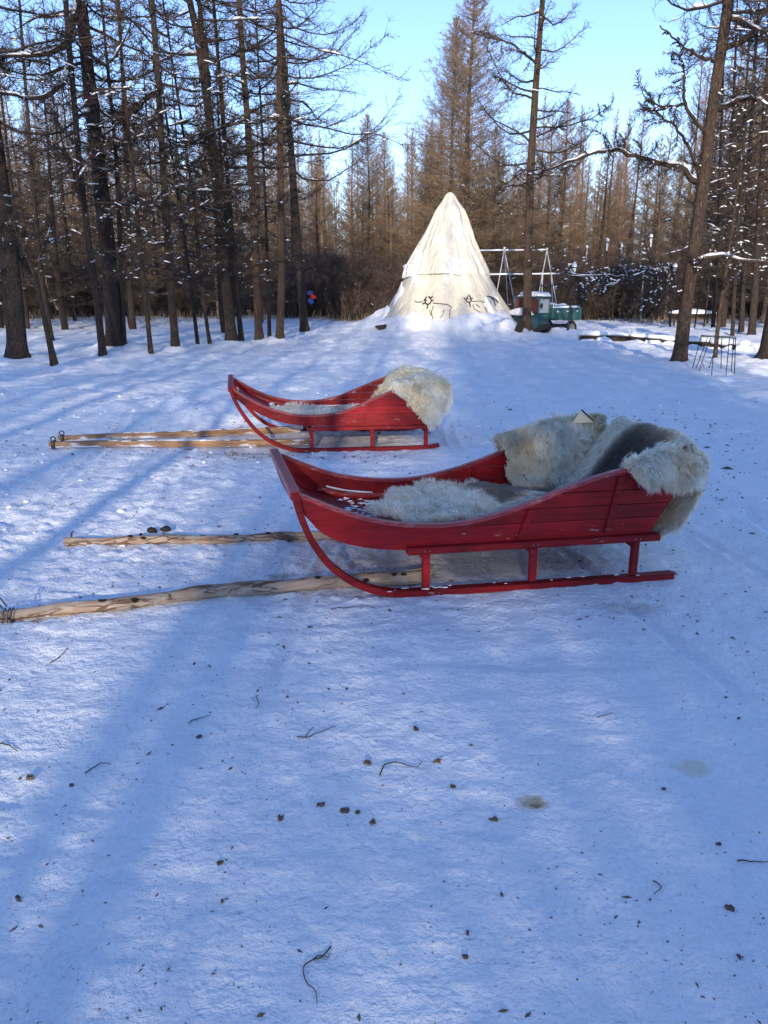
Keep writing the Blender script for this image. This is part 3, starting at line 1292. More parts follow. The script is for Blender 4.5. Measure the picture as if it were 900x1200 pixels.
    obj('wool', me2, M['wool'], base, kind='stuff')
    return base


def const(c, c2=None, seed=3, sc=3.0):
    c = np.array(c)
    c2 = np.array(c2 if c2 is not None else c)

    def f(u, v):
        k = smooth(-.15, .2, fbm(u * sc, v * sc, seed, 2))[:, None]
        return c * (1 - k) + c2 * k
    return f


WHT = (.95, .91, .80)
CRM = (.74, .67, .54)


def Lf(s):
    return float(lowN(s))


FG = 'furs laid in the sledges'
# white fleece on the floor of the near sledge
grid = [[(s, w, float(lowN(s)) + .075 + .045 * math.sin((s - .5) * 5) * math.sin(w * 3.3) + .02 * math.sin(s * 17 + w * 9)) for s in np.linspace(.44, 1.34, 6)] for w in (.06, .3, .56, .84)]
make_fur('sheepskin', 'long white fleece spread over the floor of the near sledge', grid, NEAR_O, NEAR_R, 2300, 13, .05, (-.35, -.12, .1), const(WHT, (.90, .85, .74)), 11, .75, .0016, .35, 3.2, .016, .16)
# smooth white hide on the seat
grid = [[(s, w, float(lowN(min(s, 1.8))) + .085 + .045 * math.sin(s * 9 + w * 5) + .05 * smooth(1.2, 1.75, s)) for s in np.linspace(1.02, 1.78, 6)] for w in (.05, .3, .56, .85)]


def seat_tint(u, v):
    k = smooth(.0, .2, fbm(u * 2 + 1.3, v * 6, 8, 2))[:, None]
    return np.array((.93, .88, .77)) * (1 - k) + np.array((.42, .38, .33)) * k


make_fur('reindeer_hide', 'smooth cream hide rumpled on the seat of the near sledge', grid, NEAR_O, NEAR_R, 2600, 11, .026, (-.6, -.2, .0), seat_tint, 12, .25, .0013, .12, 4, .020, .06, cat='hide', spread=.012)
# fleece hung over the far side board
grid = [[(s, 1.035, .46) for s in np.linspace(1.34, 1.98, 5)],
        [(s, 1.01, float(gunN(min(s, 1.85))) + .02) for s in np.linspace(1.32, 2.0, 5)],
        [(s, .945, float(gunN(min(s, 1.85))) + .085) for s in np.linspace(1.33, 2.0, 5)],
        [(s, .85, float(gunN(min(s, 1.85))) - .03) for s in np.linspace(1.36, 1.98, 5)],
        [(s, .80, .42) for s in np.linspace(1.34, 1.93, 5)],
        [(s, .73, .315) for s in np.linspace(1.36, 1.86, 5)]]
grid = [list(reversed(q)) for q in grid]
make_fur('sheepskin', 'shaggy cream fleece hung over the far side of the near sledge', grid, NEAR_O, NEAR_R, 3000, 13, .062, (-.30, -.30, -.65), const((.95, .90, .79), (.82, .74, .58), 5), 13, .45, .0016, .25, 4.5, .018, .10, lay2=(-.30, -.5, -.6))
# dark centred reindeer hide over the back rest
grid = []
for (s, z, b) in ((2.10, .50, 0), (2.115, .66, 0), (2.035, .755, 0), (1.93, .67, .0), (1.82, .52, 0), (1.70, .395, 0), (1.60, .33, 0)):
    grid.append([(s + .02 * math.sin(w * 8), w, z + .022 * math.sin(w * 7 + s * 3) - .03 * (1 - w)) for w in (.03, .22, .42, .61, .80)])


def hide_tint(u, v):
    # grey brown back, white belly edges
    d = np.sqrt(((u - .34) / .40) ** 2 + ((v - .68) / .34) ** 2) + .7 * fbm(u * 3.5, v * 3.5, 4, 3)
    k = smooth(1.3, .75, d)[:, None]
    k2 = smooth(.95, .15, d)[:, None]
    c = np.array((.90, .86, .76)) * (1 - k) + np.array((.46, .42, .37)) * k
    return c * (1 - k2) + np.array((.18, .165, .15)) * k2


make_fur('reindeer_hide', 'reindeer hide with dark grey centre over the sledge back rest', grid, NEAR_O, NEAR_R, 4200, 11, .034, (-.35, -.1, -.6), hide_tint, 14, .3, .0014, .14, 4.5, .010, .06, cat='hide', spread=.012)
# fleece over the near rear corner, hanging behind
grid = []
top = [(1.72, -.055, .555), (1.84, -.06, .535), (1.96, -.06, .525), (2.06, -.055, .52)]
g0 = [(1.70, -.040, .598), (1.82, -.042, .612), (1.95, -.042, .61), (2.07, -.04, .59)]
g1 = [(1.70, .02, .625), (1.83, .02, .655), (1.97, .02, .665), (2.085, .02, .62)]
g2 = [(1.80, .09, .60), (1.90, .10, .64), (2.0, .11, .66), (2.11, .11, .62)]
g3 = [(1.90, .17, .60), (1.96, .18, .65), (2.04, .19, .68), (2.13, .19, .62)]
make_fur('sheepskin', 'white tuft edged fleece over the near rear corner of the sledge', [list(reversed(q)) for q in (top, g0, g1, g2, g3)][::-1], NEAR_O, NEAR_R, 1700, 13, .055, (-.1, -.45, -.55), const((.95, .91, .81), (.88, .82, .70)), 15, .5, .0016, .3, 4.5, .012, .10)
rows = []
for (s, z) in ((2.03, .70), (2.115, .655), (2.135, .56), (2.10, .45), (2.04, .345), (1.97, .255), (1.925, .20)):
    rows.append([(s - .01 * math.sin(w * 9), w, z + .015 * math.sin(w * 6)) for w in (-.03, .12, .28, .46, .66, .88)])
make_fur('sheepskin', 'grey white fleece hanging down behind the near sledge', rows, NEAR_O, NEAR_R, 2600, 12, .055, (.15, -.1, -.9), const((.93, .89, .80), (.86, .81, .70)), 16, .3, .0016, .2, 5, .012, .10)
# stiff pale corner of a hide standing up out of the furs
mb = MB()
Q = [(1.76, .88, .69), (1.90, .88, .69), (1.815, .885, .765)]
mb.add([(x, y - .004, z) for x, y, z in Q] + [(x, y + .006, z) for x, y, z in Q], [[0, 1, 2], [5, 4, 3]], [[0, 3, 4, 1], [1, 4, 5, 2], [2, 5, 3, 0]])
o = mb.build('hide_corner', mat('pale_rawhide', (.72, .64, .46), .6, .3), None, False, label='pale stiff hide corner pointing up out of the furs', cat='hide', loc=NEAR_O, rz=NEAR_R)
mb = MB()
for a, b in ((2, 1),):
    mb.tube([np.array(Q[a]) + [0, -.003, .004], np.array(Q[b]) + [0, -.003, .004]], .005, 5)
mb.build('dark_rim', mat('dark_rim', (.06, .05, .045), .7), o)

# far sledge
grid = [[(s, w, float(lowF(s)) + .05 + .03 * math.sin(s * 8 + w * 4)) for s in np.linspace(.36, 1.45, 6)] for w in (.06, .3, .56, .86)]
make_fur('sheepskin', 'white fleece lying on the floor of the farther sledge', grid, FAR_O, FAR_R, 1300, 9, .045, (-.4, -.1, .1), const(WHT, (.8, .77, .7)), 21, .7, .0028, .35, 3.2, .016, .12)
rows = []
for (s, z) in ((1.98, .46), (2.0, .60), (1.88, .695), (1.72, .63), (1.62, .48), (1.52, .36), (1.42, .31)):
    rows.append([(s - .14 * w + .02 * math.sin(w * 9), w, z + .02 * math.sin(w * 6) + (.0 if w > .2 else -.03)) for w in (.08, .3, .5, .75, 1.0)])
make_fur('sheepskin', 'thick cream fleece over the back rest of the farther sledge', rows, FAR_O, FAR_R, 1800, 9, .05, (-.35, -.1, -.4), const((.92, .87, .73), (.76, .69, .52), 6), 22, .5, .0028, .25, 4.5, .014, .08)
a0 = [(1.60, -.06, .44), (1.70, -.065, .36), (1.80, -.07, .27), (1.88, -.065, .24), (1.95, -.06, .33)]
a1 = [(1.54, -.05, .53), (1.68, -.06, .49), (1.81, -.065, .46), (1.93, -.06, .43), (2.03, -.05, .44)]
a2 = [(1.47, -.045, .60), (1.62, -.05, .60), (1.78, -.05, .59), (1.93, -.045, .57), (2.05, -.03, .54)]
a3 = [(1.46, .02, .635), (1.62, .03, .66), (1.78, .03, .67), (1.94, .04, .65), (2.07, .05, .58)]
a4 = [(1.55, .2, .62), (1.68, .22, .68), (1.82, .22, .71), (1.96, .24, .67), (2.08, .25, .59)]
make_fur('sheepskin', 'white fleece folded over the near rear corner of the farther sledge', [list(reversed(q)) for q in (a0, a1, a2, a3, a4)][::-1], FAR_O, FAR_R, 1700, 9, .045, (.0, -.3, -.75), const((.95, .91, .81), (.86, .80, .66), 7), 23, .45, .0028, .25, 3.6, .012, .12)


# ------------------------------------------------------------------ poles
def log_mat():
    m = mat('peeled_log', (.45, .33, .22), .7, .25)
    k = N(m)
    v = k.coord((3.2, 15, 15))
    vo = k.n('ShaderNodeTexVoronoi', feature='DISTANCE_TO_EDGE')
    vo.inputs['Scale'].default_value = 1.5
    wv = k.n('ShaderNodeVectorMath', operation='ADD')
    nz = k.n('ShaderNodeTexNoise')
    nz.inputs['Scale'].default_value = 2.3
    nz.inputs['Detail'].default_value = 4
    k.l(v, nz.inputs['Vector'])
    sc = k.n('ShaderNodeVectorMath', operation='SCALE')
    sc.inputs['Scale'].default_value = .9
    k.l(nz.outputs['Color'], sc.inputs[0])
    k.l(v, wv.inputs[0])
    k.l(sc.outputs[0], wv.inputs[1])
    k.l(wv.outputs[0], vo.inputs['Vector'])
    edge = k.ramp(vo.outputs['Distance'], [(.0, 1.0), (.045, .9), (.075, 0.0)])
    msk = k.ramp(k.noise(v, .8, 3), [(.46, 0.0), (.56, 1.0)])
    ed = k.math('MULTIPLY', edge, msk)
    grain = k.noise(k.coord((3, 45, 45)), 3, 4, .6)
    c = k.ramp(grain, [(.3, (.30, .225, .165)), (.55, (.46, .365, .28)), (.75, (.58, .49, .40))])
    c = k.mix(k.ramp(k.noise(v, 1.1, 4, .7), [(.5, 0.0), (.62, .6)]), c, (.33, .20, .12))
    c = k.mix(ed, c, (.15, .085, .055))
    c = k.mix(k.ramp(k.noise(k.coord((5, 12, 12)), 2.2, 5, .7), [(.62, 0.0), (.68, .85)]), c, (.80, .82, .85))
    k.color(c)
    k.normal(k.bump(grain, .004, .7, k.bump(ed, -.006, .8)))
    return m


M['log'] = log_mat()


def log_thing(label, A, B, r0, r1, seed, bend=.03, z0=0.0, z1=0.0, chain=False, knots=6):
    A = np.array([A[0], A[1], 0.0])
    B = np.array([B[0], B[1], 0.0])
    d = B - A
    L = np.linalg.norm(d)
    ang = math.atan2(d[1], d[0])
    r = np.random.RandomState(seed)
    n = 44
    s = np.linspace(0, L, n)
    wv = bend * (np.sin(s / L * 5.1 + seed) - np.sin(seed) * (1 - s / L)) + .008 * np.sin(s * 9 + seed)
    zz = np.linspace(z0, z1, n) + .5 * bend * (np.sin(s / L * 7 + seed * 2)) * .3
    R = np.linspace(r0, r1, n) * (1 + .07 * np.sin(s * 8 + seed) + .05 * np.sin(s * 21))
    zz = zz + R * .78
    mb = MB()
    P = np.stack([s, wv, zz], 1)
    mb.tube(P, R, 14, True, .07, seed)
    o = mb.build('pole', M['log'], None, True, label=label, cat='pole', loc=(A[0], A[1], .01), rz=ang, group='shaft poles lying before the sledges')
    for i in range(knots):
        j = r.randint(2, n - 2)
        th = r.uniform(.2, 2.6)
        kb = MB()
        kb.blob(P[j] + R[j] * .85 * np.array([0, -math.cos(th), math.sin(th)]), (.022, .012, .012), i, .3, 7, 4)
        kb.build('knot', M['bark_dark'], o, True)
    return o


log1 = log_thing('peeled pale pole ending in a knobbed tip beside the dark droppings', gnd(77, 640), gnd(405, 634), .026, .028, 3, .012)
log2 = log_thing('peeled pale pole with a wire loop, nearest to the viewer', gnd(-25, 733), gnd(492, 682), .030, .036, 5, .03)
# stub of a side branch and the wire loop
mb = MB()
mb.tube([(.04, 0, .05), (.045, .0, .075), (.06, -.005, .085)], [.006, .005, .003], 6)
mb.build('branch_stub', M['bark_dark'], log1, True)
M['wire'] = mat('dark_wire', (.07, .065, .06), .5, .4, .6)
mb = MB()
for q in (0, .02, .035):
    th = np.linspace(0, 2 * math.pi, 15)
    mb.tube(np.stack([np.full(15, .115 + q) + .006 * np.sin(th), .036 * np.cos(th) - .01, .028 + .036 * np.sin(th)], 1), .003, 5, False)
mb.tube([(.11, 0, .062), (.095, -.01, .10), (.085, -.005, .115), (.105, .01, .11), (.13, .0, .07)], .0035, 5)
mb.tube([(.13, -.03, .03), (.15, -.045, .01), (.16, -.04, -.005)], .0035, 5)
mb.build('wire_loop', M['wire'], log2, True)
# torn fibrous end of the front pole under the sledge
mb = MB()
r = np.random.RandomState(9)
Lp = np.linalg.norm(gnd(492, 682) - gnd(-25, 733))
for i in range(40):
    a = r.uniform(-.03, .03)
    mb.tube([(Lp - .08, a, .03 + r.uniform(-.02, .025)), (Lp + r.uniform(-.02, .05), a * 1.5, .03 + r.uniform(-.025, .03)), (Lp + r.uniform(.02, .1), a * 1.9, .03 + r.uniform(-.03, .04))], [.007, .005, .002], 4)
mb.build('splintered_end', M['log'], log2, True)


def timber_mat():
    m = mat('weathered_timber', (.3, .17, .08), .65, .3)
    k = N(m)
    g = k.noise(k.coord((2, 30, 30)), 3, 5, .65)
    c = k.ramp(g, [(.3, (.17, .085, .04)), (.55, (.36, .20, .10)), (.75, (.50, .34, .20))])
    sn = k.ramp(k.noise(k.coord((2.2, 14, 14)), 1.6, 5, .7), [(.53, 0.0), (.60, .85)])
    c = k.mix(sn, c, (.80, .82, .86))
    k.color(c)
    k.normal(k.bump(g, .004, .7))
    return m


M['timber'] = timber_mat()
for (a, b, lab, seed) in (((58, 526), (362, 524), 'squared brown shaft with frosted top, nearer of the farther sledge pair', 1), ((68, 519), (352, 508), 'squared brown shaft with iron eye, farther of the farther sledge pair', 2)):
    A, B = gnd(*a), gnd(*b)
    d = B - A
    L = np.linalg.norm(d)
    mb = MB()
    n = 20
    s = np.linspace(0, L, n)
    P = np.stack([s, .012 * np.sin(s * 1.7 + seed), .03 + .004 * np.sin(s * 3) + .012 * s / L], 1)
    mb.tube(P, np.linspace(.036, .042, n), 4, True, up=(0, 0, 1))
    o = flip_fix(mb.build('shaft', M['timber'], None, False, label=lab, cat='pole', loc=(A[0], A[1], .01), rz=math.atan2(d[1], d[0]), group='squared shafts of the farther sledge'))
    th = np.linspace(0, 2 * math.pi, 13)
    mb = MB()
    mb.tube(np.stack([.045 + .022 * np.cos(th), 0 * th, .085 + .024 * np.sin(th)], 1), .006, 6, False)
    mb.box((.045, 0, .032), (.03, .075, .072), 0, .003)
    mb.build('iron_eye', M['wire'], o, True)
    mb = MB()
    r = np.random.RandomState(seed + 30)
    for i in range(30):
        q = r.uniform(.6, L)
        a_ = r.uniform(.01, .024)
        mb.blob((q, r.uniform(-.015, .02), .064), (a_ * r.uniform(2, 6), a_, a_ * .35), i, .3, 7, 3)
    mb.build('shaft_snow', M['snow2'], o, True, kind='stuff')

# ------------------------------------------------------------------ things dropped on the snow
M['dung'] = mat('droppings', (.022, .017, .014), .6, .4)
M['chip'] = twig_mat('bark_chip', (.07, .055, .045), (.22, .16, .12))
M['leaf'] = twig_mat('dry_leaf', (.08, .05, .03), (.22, .13, .07))
for (px, py, sz, lab) in ((178, 625, .032, 'black dropping, left of two beside the shorter pole'), (195, 622, .034, 'black dropping, right of two beside the shorter pole')):
    g = gnd(px, py)
    mb = MB()
    mb.blob((0, 0, sz * .5), (sz, sz * .8, sz * .6), int(px), .3, 12, 7)
    o = mb.build('dropping', M['dung'], None, True, label=lab, cat='droppings', loc=(g[0], g[1], hz(g[0], g[1])), group='black droppings by the pole')
    mb = MB()
    for (a, b) in ((-.05, -.02), (.01, .05), (-.02, .045)):
        mb.blob((a, b - .04, .006), (.012, .009, .008), int(px + a * 100), .3, 7, 4)
    mb.build('crumb', M['dung'], o, True)


def zat(x, y):
    return float(height(np.array([x]), np.array([y]))[0])


def twig_thing(pts, lab, rad=.0022, branches=()):
    g = gnd(*pts[0])
    r = np.random.RandomState(int(pts[0][0]))

    def line(ps):
        W_ = np.array([gnd(*p) for p in ps])
        t = np.linspace(0, len(W_) - 1, (len(W_) - 1) * 4 + 1)
        Q = np.stack([np.interp(t, np.arange(len(W_)), W_[:, j]) for j in range(3)], 1)
        for _ in range(2):
            Q[1:-1] = (Q[:-2] + 2 * Q[1:-1] + Q[2:]) / 4
        for q in Q:
            q[2] = zat(q[0], q[1]) + .002
        Q[:, 2] += np.abs(np.sin(np.linspace(0, 9, len(Q)))) * .004
        Q[:, 2] = np.maximum(Q[:, 2], Q[:, 2].mean() - .001)
        return Q - np.array([g[0], g[1], 0])
    mb = MB()
    Q = line(pts)
    mb.tube(Q, np.linspace(rad * 1.2, rad * .6, len(Q)), 5)
    for b in branches:
        Q = line(b)
        mb.tube(Q, np.linspace(rad, rad * .5, len(Q)), 5)
    return mb.build('twig', M['twig_dark'], None, True, label=lab, cat='twig', loc=(g[0], g[1], 0))


twig_thing([(388, 1113), (377, 1127), (367, 1128), (354, 1137), (358, 1155), (370, 1165), (372, 1182)], 'crooked forked dark twig low in the foreground snow', .0016, [[(367, 1128), (376, 1122), (384, 1127), (388, 1121)]])
twig_thing([(445, 913), (450, 902), (462, 897), (476, 901), (489, 904), (495, 896)], 'curved wiry brown twig just right of the bark crumbs', .0019)
twig_thing([(348, 866), (362, 867), (372, 862), (394, 855)], 'thin straight twig with a side shoot left of centre', .0018, [[(358, 866), (364, 858), (368, 854)]])
twig_thing([(0, 871), (12, 874), (21, 880)], 'thin dark twig end at the left frame edge', .002)
twig_thing([(58, 778), (70, 771), (80, 762)], 'thin slanting twig below the nearest pole', .002)
twig_thing([(100, 908), (112, 900), (122, 896), (130, 898)], 'small bent twig right of the dark bark flake on the left', .0018)
twig_thing([(864, 1008), (885, 1010), (902, 1009)], 'thin straight twig at the right frame edge', .0018)
twig_thing([(222, 848), (232, 843), (246, 840)], 'short thin twig crossing the long tree shadow', .0018)
twig_thing([(765, 1032), (777, 1040), (766, 1048)], 'tiny hooked twig in the lower right snow', .0015)
twig_thing([(300, 820), (304, 828), (300, 834)], 'tiny crooked twig above the forked thin twig', .0015)
twig_thing([(388, 718), (420, 714), (440, 716)], 'thin straw lying just below the front runner', .0016)
twig_thing([(700, 842), (712, 838), (718, 836)], 'tiny straight twig in open snow right of centre', .0015)


def chip_thing(px, py, wpx, hpx, ang, lab, name='bark_flake', mt='chip', cat='bark flake'):
    g = gnd(px, py)
    sc = math.hypot(g[1], CAMH) / FPX
    a, b = wpx * sc / 2 * .64, hpx * sc / 2 * .95
    r = np.random.RandomState(int(px * 3 + py))
    mb = MB()
    n = 9
    th = np.arange(n) * 2 * math.pi / n
    rr = 1 + r.normal(0, .28, n)
    z = .0015 + .010 * r.rand(n) * (.4 + a * 60) * .5
    Vb = np.stack([np.cos(th) * a * rr, np.sin(th) * b * rr, z], 1)
    Vt = Vb * [.82, .82, 1] + [0, 0, .002 + a * .05]
    Vc = np.array([[0, 0, .003]])
    Vbb = Vb.copy()
    Vbb[:, 2] = -.004
    V = np.concatenate([Vbb, Vb, Vt, Vc])
    F4 = []
    F3 = []
    for j in range(n):
        j2 = (j + 1) % n
        F4 += [[j, j2, n + j2, n + j], [n + j, n + j2, 2 * n + j2, 2 * n + j]]
        F3.append([2 * n + j, 2 * n + j2, 3 * n])
    mb.add(V, F3, F4)
    return mb.build(name, M[mt], None, False, label=lab, cat=cat, loc=(g[0], g[1], zat(g[0], g[1])), rz=math.radians(ang))


for c in [(35, 914, 17, 8, 10, 'dark bark flake on the snow at the far left'), (84, 920, 6, 5, 40, 'small dark crumb right of the left bark flake'),
          (233, 861, 11, 5, 0, 'half round brown flake beside the tree shadow'), (431, 899, 14, 9, 20, 'curled brown flake left of the curved twig'),
          (404, 952, 13, 8, 30, 'curled bark flake, largest of the crumb cluster'), (419, 954, 8, 6, 0, 'small bark crumb right beside the curled flake'),
          (376, 946, 14, 5, 8, 'narrow dark flake left of the curled flake'), (437, 967, 12, 8, 15, 'brown flake right below the crumb cluster'),
          (329, 960, 11, 9, 0, 'round grey brown flake left of the cluster'), (258, 1014, 12, 5, 50, 'slim dark flake between shadow and lit snow'),
          (578, 957, 14, 6, 5, 'dark lumpy flake left of the yellow stain'), (842, 990, 6, 5, 60, 'small black seed right of the stains'),
          (545, 1121, 7, 6, 70, 'small black chip low in the middle snow'), (548, 1094, 5, 5, 0, 'tiny black chip above the small black chip'),
          (588, 1051, 7, 4, 20, 'tiny slim chip right of the middle'), (855, 1063, 14, 9, 10, 'pale grey cone scale at the lower right'),
          (778, 922, 9, 4, 10, 'black v shaped chip under the pale stain'), (866, 1123, 6, 6, 0, 'small dark crumb at the lower right edge'),
          (260, 1056, 7, 5, 30, 'small bark crumb at the shadow edge'), (22, 1056, 16, 6, 130, 'dark slim bark strip at the lower left')]:
    chip_thing(*c)
for c in [(487, 858, 12, 8, 130, 'brown dry leaf, left of two near the middle'), (512, 894, 9, 10, 110, 'brown dry leaf, right of two near the middle'), (531, 924, 9, 5, 150, 'small dark leaf right of the curved twig')]:
    chip_thing(*c, name='dry_leaf', mt='leaf', cat='leaf')

# crumbs, needles and bark dust nobody could count
mb = MB()
r = np.random.RandomState(77)
Vs = []
Fs = []
cnt = 0
N_ = 9500
yy = 1.1 + 9.5 * r.rand(N_) ** 1.25
xx = (r.rand(N_) - .5) * (yy * 1.15 + .6)
dens = smooth(-.25, .35, fbm(xx * 1.4, yy * 1.4, 99, 3)) + .10
keep = r.rand(N_) < dens
xx, yy = xx[keep], yy[keep]
# rows of crumbs beside the poles and the far sledge, dirt at the lower right corner
for (cx, cy, sx, sy, nn) in ((-1.3, 6.9, .55, .10, 150), (-.4, 6.85, .5, .08, 70), (1.0, 3.35, .3, .12, 80), (1.0, 1.35, .35, .22, 260), (-.55, 2.1, .25, .4, 90), (1.55, 4.1, .3, .3, 60)):
    xx = np.append(xx, r.normal(cx, sx, nn))
    yy = np.append(yy, r.normal(cy, sy, nn))
zz = height(xx, yy)
n = len(xx)
sz = np.exp(r.normal(math.log(.0017), .55, n)) * np.clip(yy / 2.6, .8, 2.6)
el = r.uniform(.6, 3.2, n)
an = r.rand(n) * 6.28
dx, dy = np.cos(an), np.sin(an)
V = np.zeros((n, 5, 3))
for q, (a, b) in enumerate(((-1, 0), (0, -1), (1, 0), (0, 1))):
    V[:, q, 0] = xx + dx * a * sz * el - dy * b * sz
    V[:, q, 1] = yy + dy * a * sz * el + dx * b * sz
    V[:, q, 2] = zz - .0005
V[:, 4, 0], V[:, 4, 1], V[:, 4, 2] = xx, yy, zz + sz * .9
b = (np.arange(n) * 5)[:, None]
F3 = np.concatenate([b + np.array([[q, (q + 1) % 4, 4]]) for q in range(4)])
obj('forest_litter', fastmesh('forest_litter', V.reshape(-1, 3), [F3], False), M['chip'], kind='stuff', label='needles, seeds and bark crumbs strewn over the trodden snow', cat='litter')
# lumps of broken crust
mb = MB()
for i in range(420):
    y = r.uniform(3.8, 11)
    x = r.uniform(-1, 1) * (y * .55 + .5)
    a = r.uniform(.005, .016) * (1 + y / 14)
    if vn(x * .9, y * .9, 13) < .02 or (-.6 < x < 2.1 and 3.4 < y < 5.2):
        continue
    mb.blob((x, y, zat(x, y)), (a * 1.3, a, a * .8), i, .4, 7, 4)
mb.build('snow_lumps', M['snow2'], None, True, kind='stuff', label='small crumbs of broken snow crust', cat='snow')

# ------------------------------------------------------------------ the tent
def canvas_mat(name, a, b, snowy):
    m = mat(name, a, .8, .2)
    k = N(m)
    v = k.coord((1, 1, .45))
    c = k.ramp(k.noise(v, 1.6, 4, .6), [(.35, a), (.65, b)])
    sn = k.ramp(k.noise(k.coord((1, 1, .5)), 1.1, 4, .6, .4), [(snowy, 0.0), (snowy + .09, 1.0)])
    c = k.mix(sn, c, (.86, .88, .91))
    k.color(c)
    k.normal(k.bump(k.noise(k.coord((3, 3, .5)), 3, 4), .09, .8))
    return m


M['canvas'] = canvas_mat('tent_canvas', (.60, .56, .46), (.70, .67, .57), .53)
M['canvas_low'] = canvas_mat('lower_tent_canvas', (.57, .53, .42), (.67, .63, .53), .55)
M['ink'] = mat('dark_outline', (.035, .032, .03), .7)
TY = 28.6
rows = [(225.5, 525.5, 529.5), (228, 523, 532), (236, 518.5, 536), (247, 511, 543), (262, 504, 548.5), (280, 495, 554.5), (300, 484, 563), (319, 473.5, 572)]
lowrows = [(321, 475.5, 571), (333, 471, 578), (345, 463, 585), (358, 455, 593), (372, 444, 603), (384, 432, 613)]


def prof(rows):
    out = []
    for (py, xl, xr) in rows:
        a = at(xl, py, TY)
        b = at(xr, py, TY)
        out.append((a[2], (a[0] + b[0]) / 2, (b[0] - a[0]) / 2))
    return np.array(out)


PU, PL = prof(rows), prof(lowrows)


def tent_shell(P, name, mt, parent, seed, nth=150, nz=46, hang=0.0, cap=True, wr=1.0):
    z = np.linspace(P[0, 0], P[-1, 0], nz)
    if hang:
        z = z.copy()
    o = np.argsort(P[:, 0])
    cx = np.interp(z, P[o, 0], P[o, 1])
    rr = np.interp(z, P[o, 0], P[o, 2])
    th = np.arange(nth) * 2 * math.pi / nth
    V = []
    for i in range(nz):
        f = min(1, rr[i] / .8)
        tw = th + .12 * vn(np.cos(th) * 2, np.full(nth, z[i]), seed)
        d = .15 * vn(np.cos(tw) * 4 + 5, np.sin(tw) * 4 + z[i] * .25, seed) + .14 * (np.abs(vn(tw * 5.1 + .4 * z[i], z[i] * .5 + 0 * tw, seed + 1)) * 2 - .4) + .05 * vn(tw * 12 + z[i], z[i] * .9 + 0 * tw, seed + 2)
        zz = np.full(nth, z[i])
        if hang and i >= nz - 2:
            zz = zz - (.12 + .25 * vn(th * 1.5, th * 0, seed + 3)) * (.5 if i == nz - 2 else 1)
            d = d + .02
        r_ = rr[i] + d * f * wr * .75
        V.append(np.stack([cx[i] + np.cos(th) * r_, TY + np.sin(th) * r_, zz], 1))
    V = np.concatenate(V + [np.array([[cx[0], TY, z[0] + .02]])])
    F = []
    for i in range(nz - 1):
        for j in range(nth):
            j2 = (j + 1) % nth
            F.append([i * nth + j, (i + 1) * nth + j, (i + 1) * nth + j2, i * nth + j2])
    F3 = [[j, (j + 1) % nth, nz * nth] for j in range(nth)] if cap else []
    me = fastmesh(name, V, [np.array(F), np.array(F3).reshape(-1, 3)], True)
    return obj(name, me, mt, parent)


tent = thing('cone_tent', 'tall white canvas cone tent with snow banked round its foot', 'tent', (0, 0, 0))
tent_shell(PU, 'upper_cover', M['canvas'], tent, 3, hang=1)
PLx = np.vstack([PL, [PL[-1, 0] - .7, PL[-1, 1], PL[-1, 2] + .25]])
tent_shell(PLx, 'lower_wall', M['canvas_low'], tent, 8, cap=False, wr=.6)
# pole tips at the top, rope round the seam, patches of snow that slid and stuck
mb = MB()
ap = at(527, 226, TY)
for q in range(4):
    a = q * 1.6
    mb.tube([ap + [0, 0, -.3], ap + [.05 * math.cos(a), .05 * math.sin(a), .10 + .03 * q]], .018, 6)
mb.build('pole_tips', M['bark_brown'], tent, True)


def on_tent(px, py, off=.05):
    y = TY - 1.5
    for _ in range(12):
        p = at(px, py, y)
        P = PU if p[2] > PL[0, 0] else PLx
        o = np.argsort(P[:, 0])
        r_ = np.interp(p[2], P[o, 0], P[o, 2]) + off
        cx = np.interp(p[2], P[o, 0], P[o, 1])
        dx = np.clip(p[0] - cx, -r_ * .98, r_ * .98)
        y = .5 * y + .5 * (TY - math.sqrt(r_ * r_ - dx * dx))
    return at(px, py, y)


def zz(pts):           # coordinates read off the enlarged view
    return [(420 + x / 4.5, 330 + y / 4.5) for x, y in pts]


def drawing(lines, rad=.022):
    for ln in lines:
        mb = MB()
        Q = [on_tent(x, y) for x, y in zz(ln)]
        mb.tube(Q, rad, 5, True, .25, len(ln))
        mb.build('painted_stroke', M['ink'], tent, True)


drawing([[(338, 118), (350, 112), (358, 100), (352, 88), (360, 80)], [(358, 100), (345, 95)], [(350, 112), (366, 120), (378, 112), (386, 100), (380, 86), (392, 78)], [(380, 86), (370, 78)],
         [(366, 120), (362, 140)], [(386, 100), (395, 96)]], .021)
drawing([[(295, 100), (310, 108), (340, 104)], [(392, 112), (430, 116), (470, 120), (492, 134), (482, 150), (482, 198)], [(395, 125), (385, 160), (392, 195)], [(430, 190), (445, 175), (450, 150)], [(375, 150), (384, 178)]], .011)
drawing([[(556, 86), (566, 92), (578, 90), (572, 78)], [(566, 92), (570, 104), (586, 110), (596, 100), (590, 80), (582, 70)], [(586, 110), (590, 130)], [(590, 92), (602, 88)]], .021)
drawing([[(600, 104), (640, 102), (672, 112), (684, 140)], [(604, 118), (612, 145), (640, 160)], [(640, 160), (655, 175)], [(620, 120), (640, 135)], [(668, 130), (678, 160)]], .011)
drawing([[(680, 76), (700, 80), (722, 92), (738, 110)], [(700, 84), (716, 100), (724, 128)]], .019)
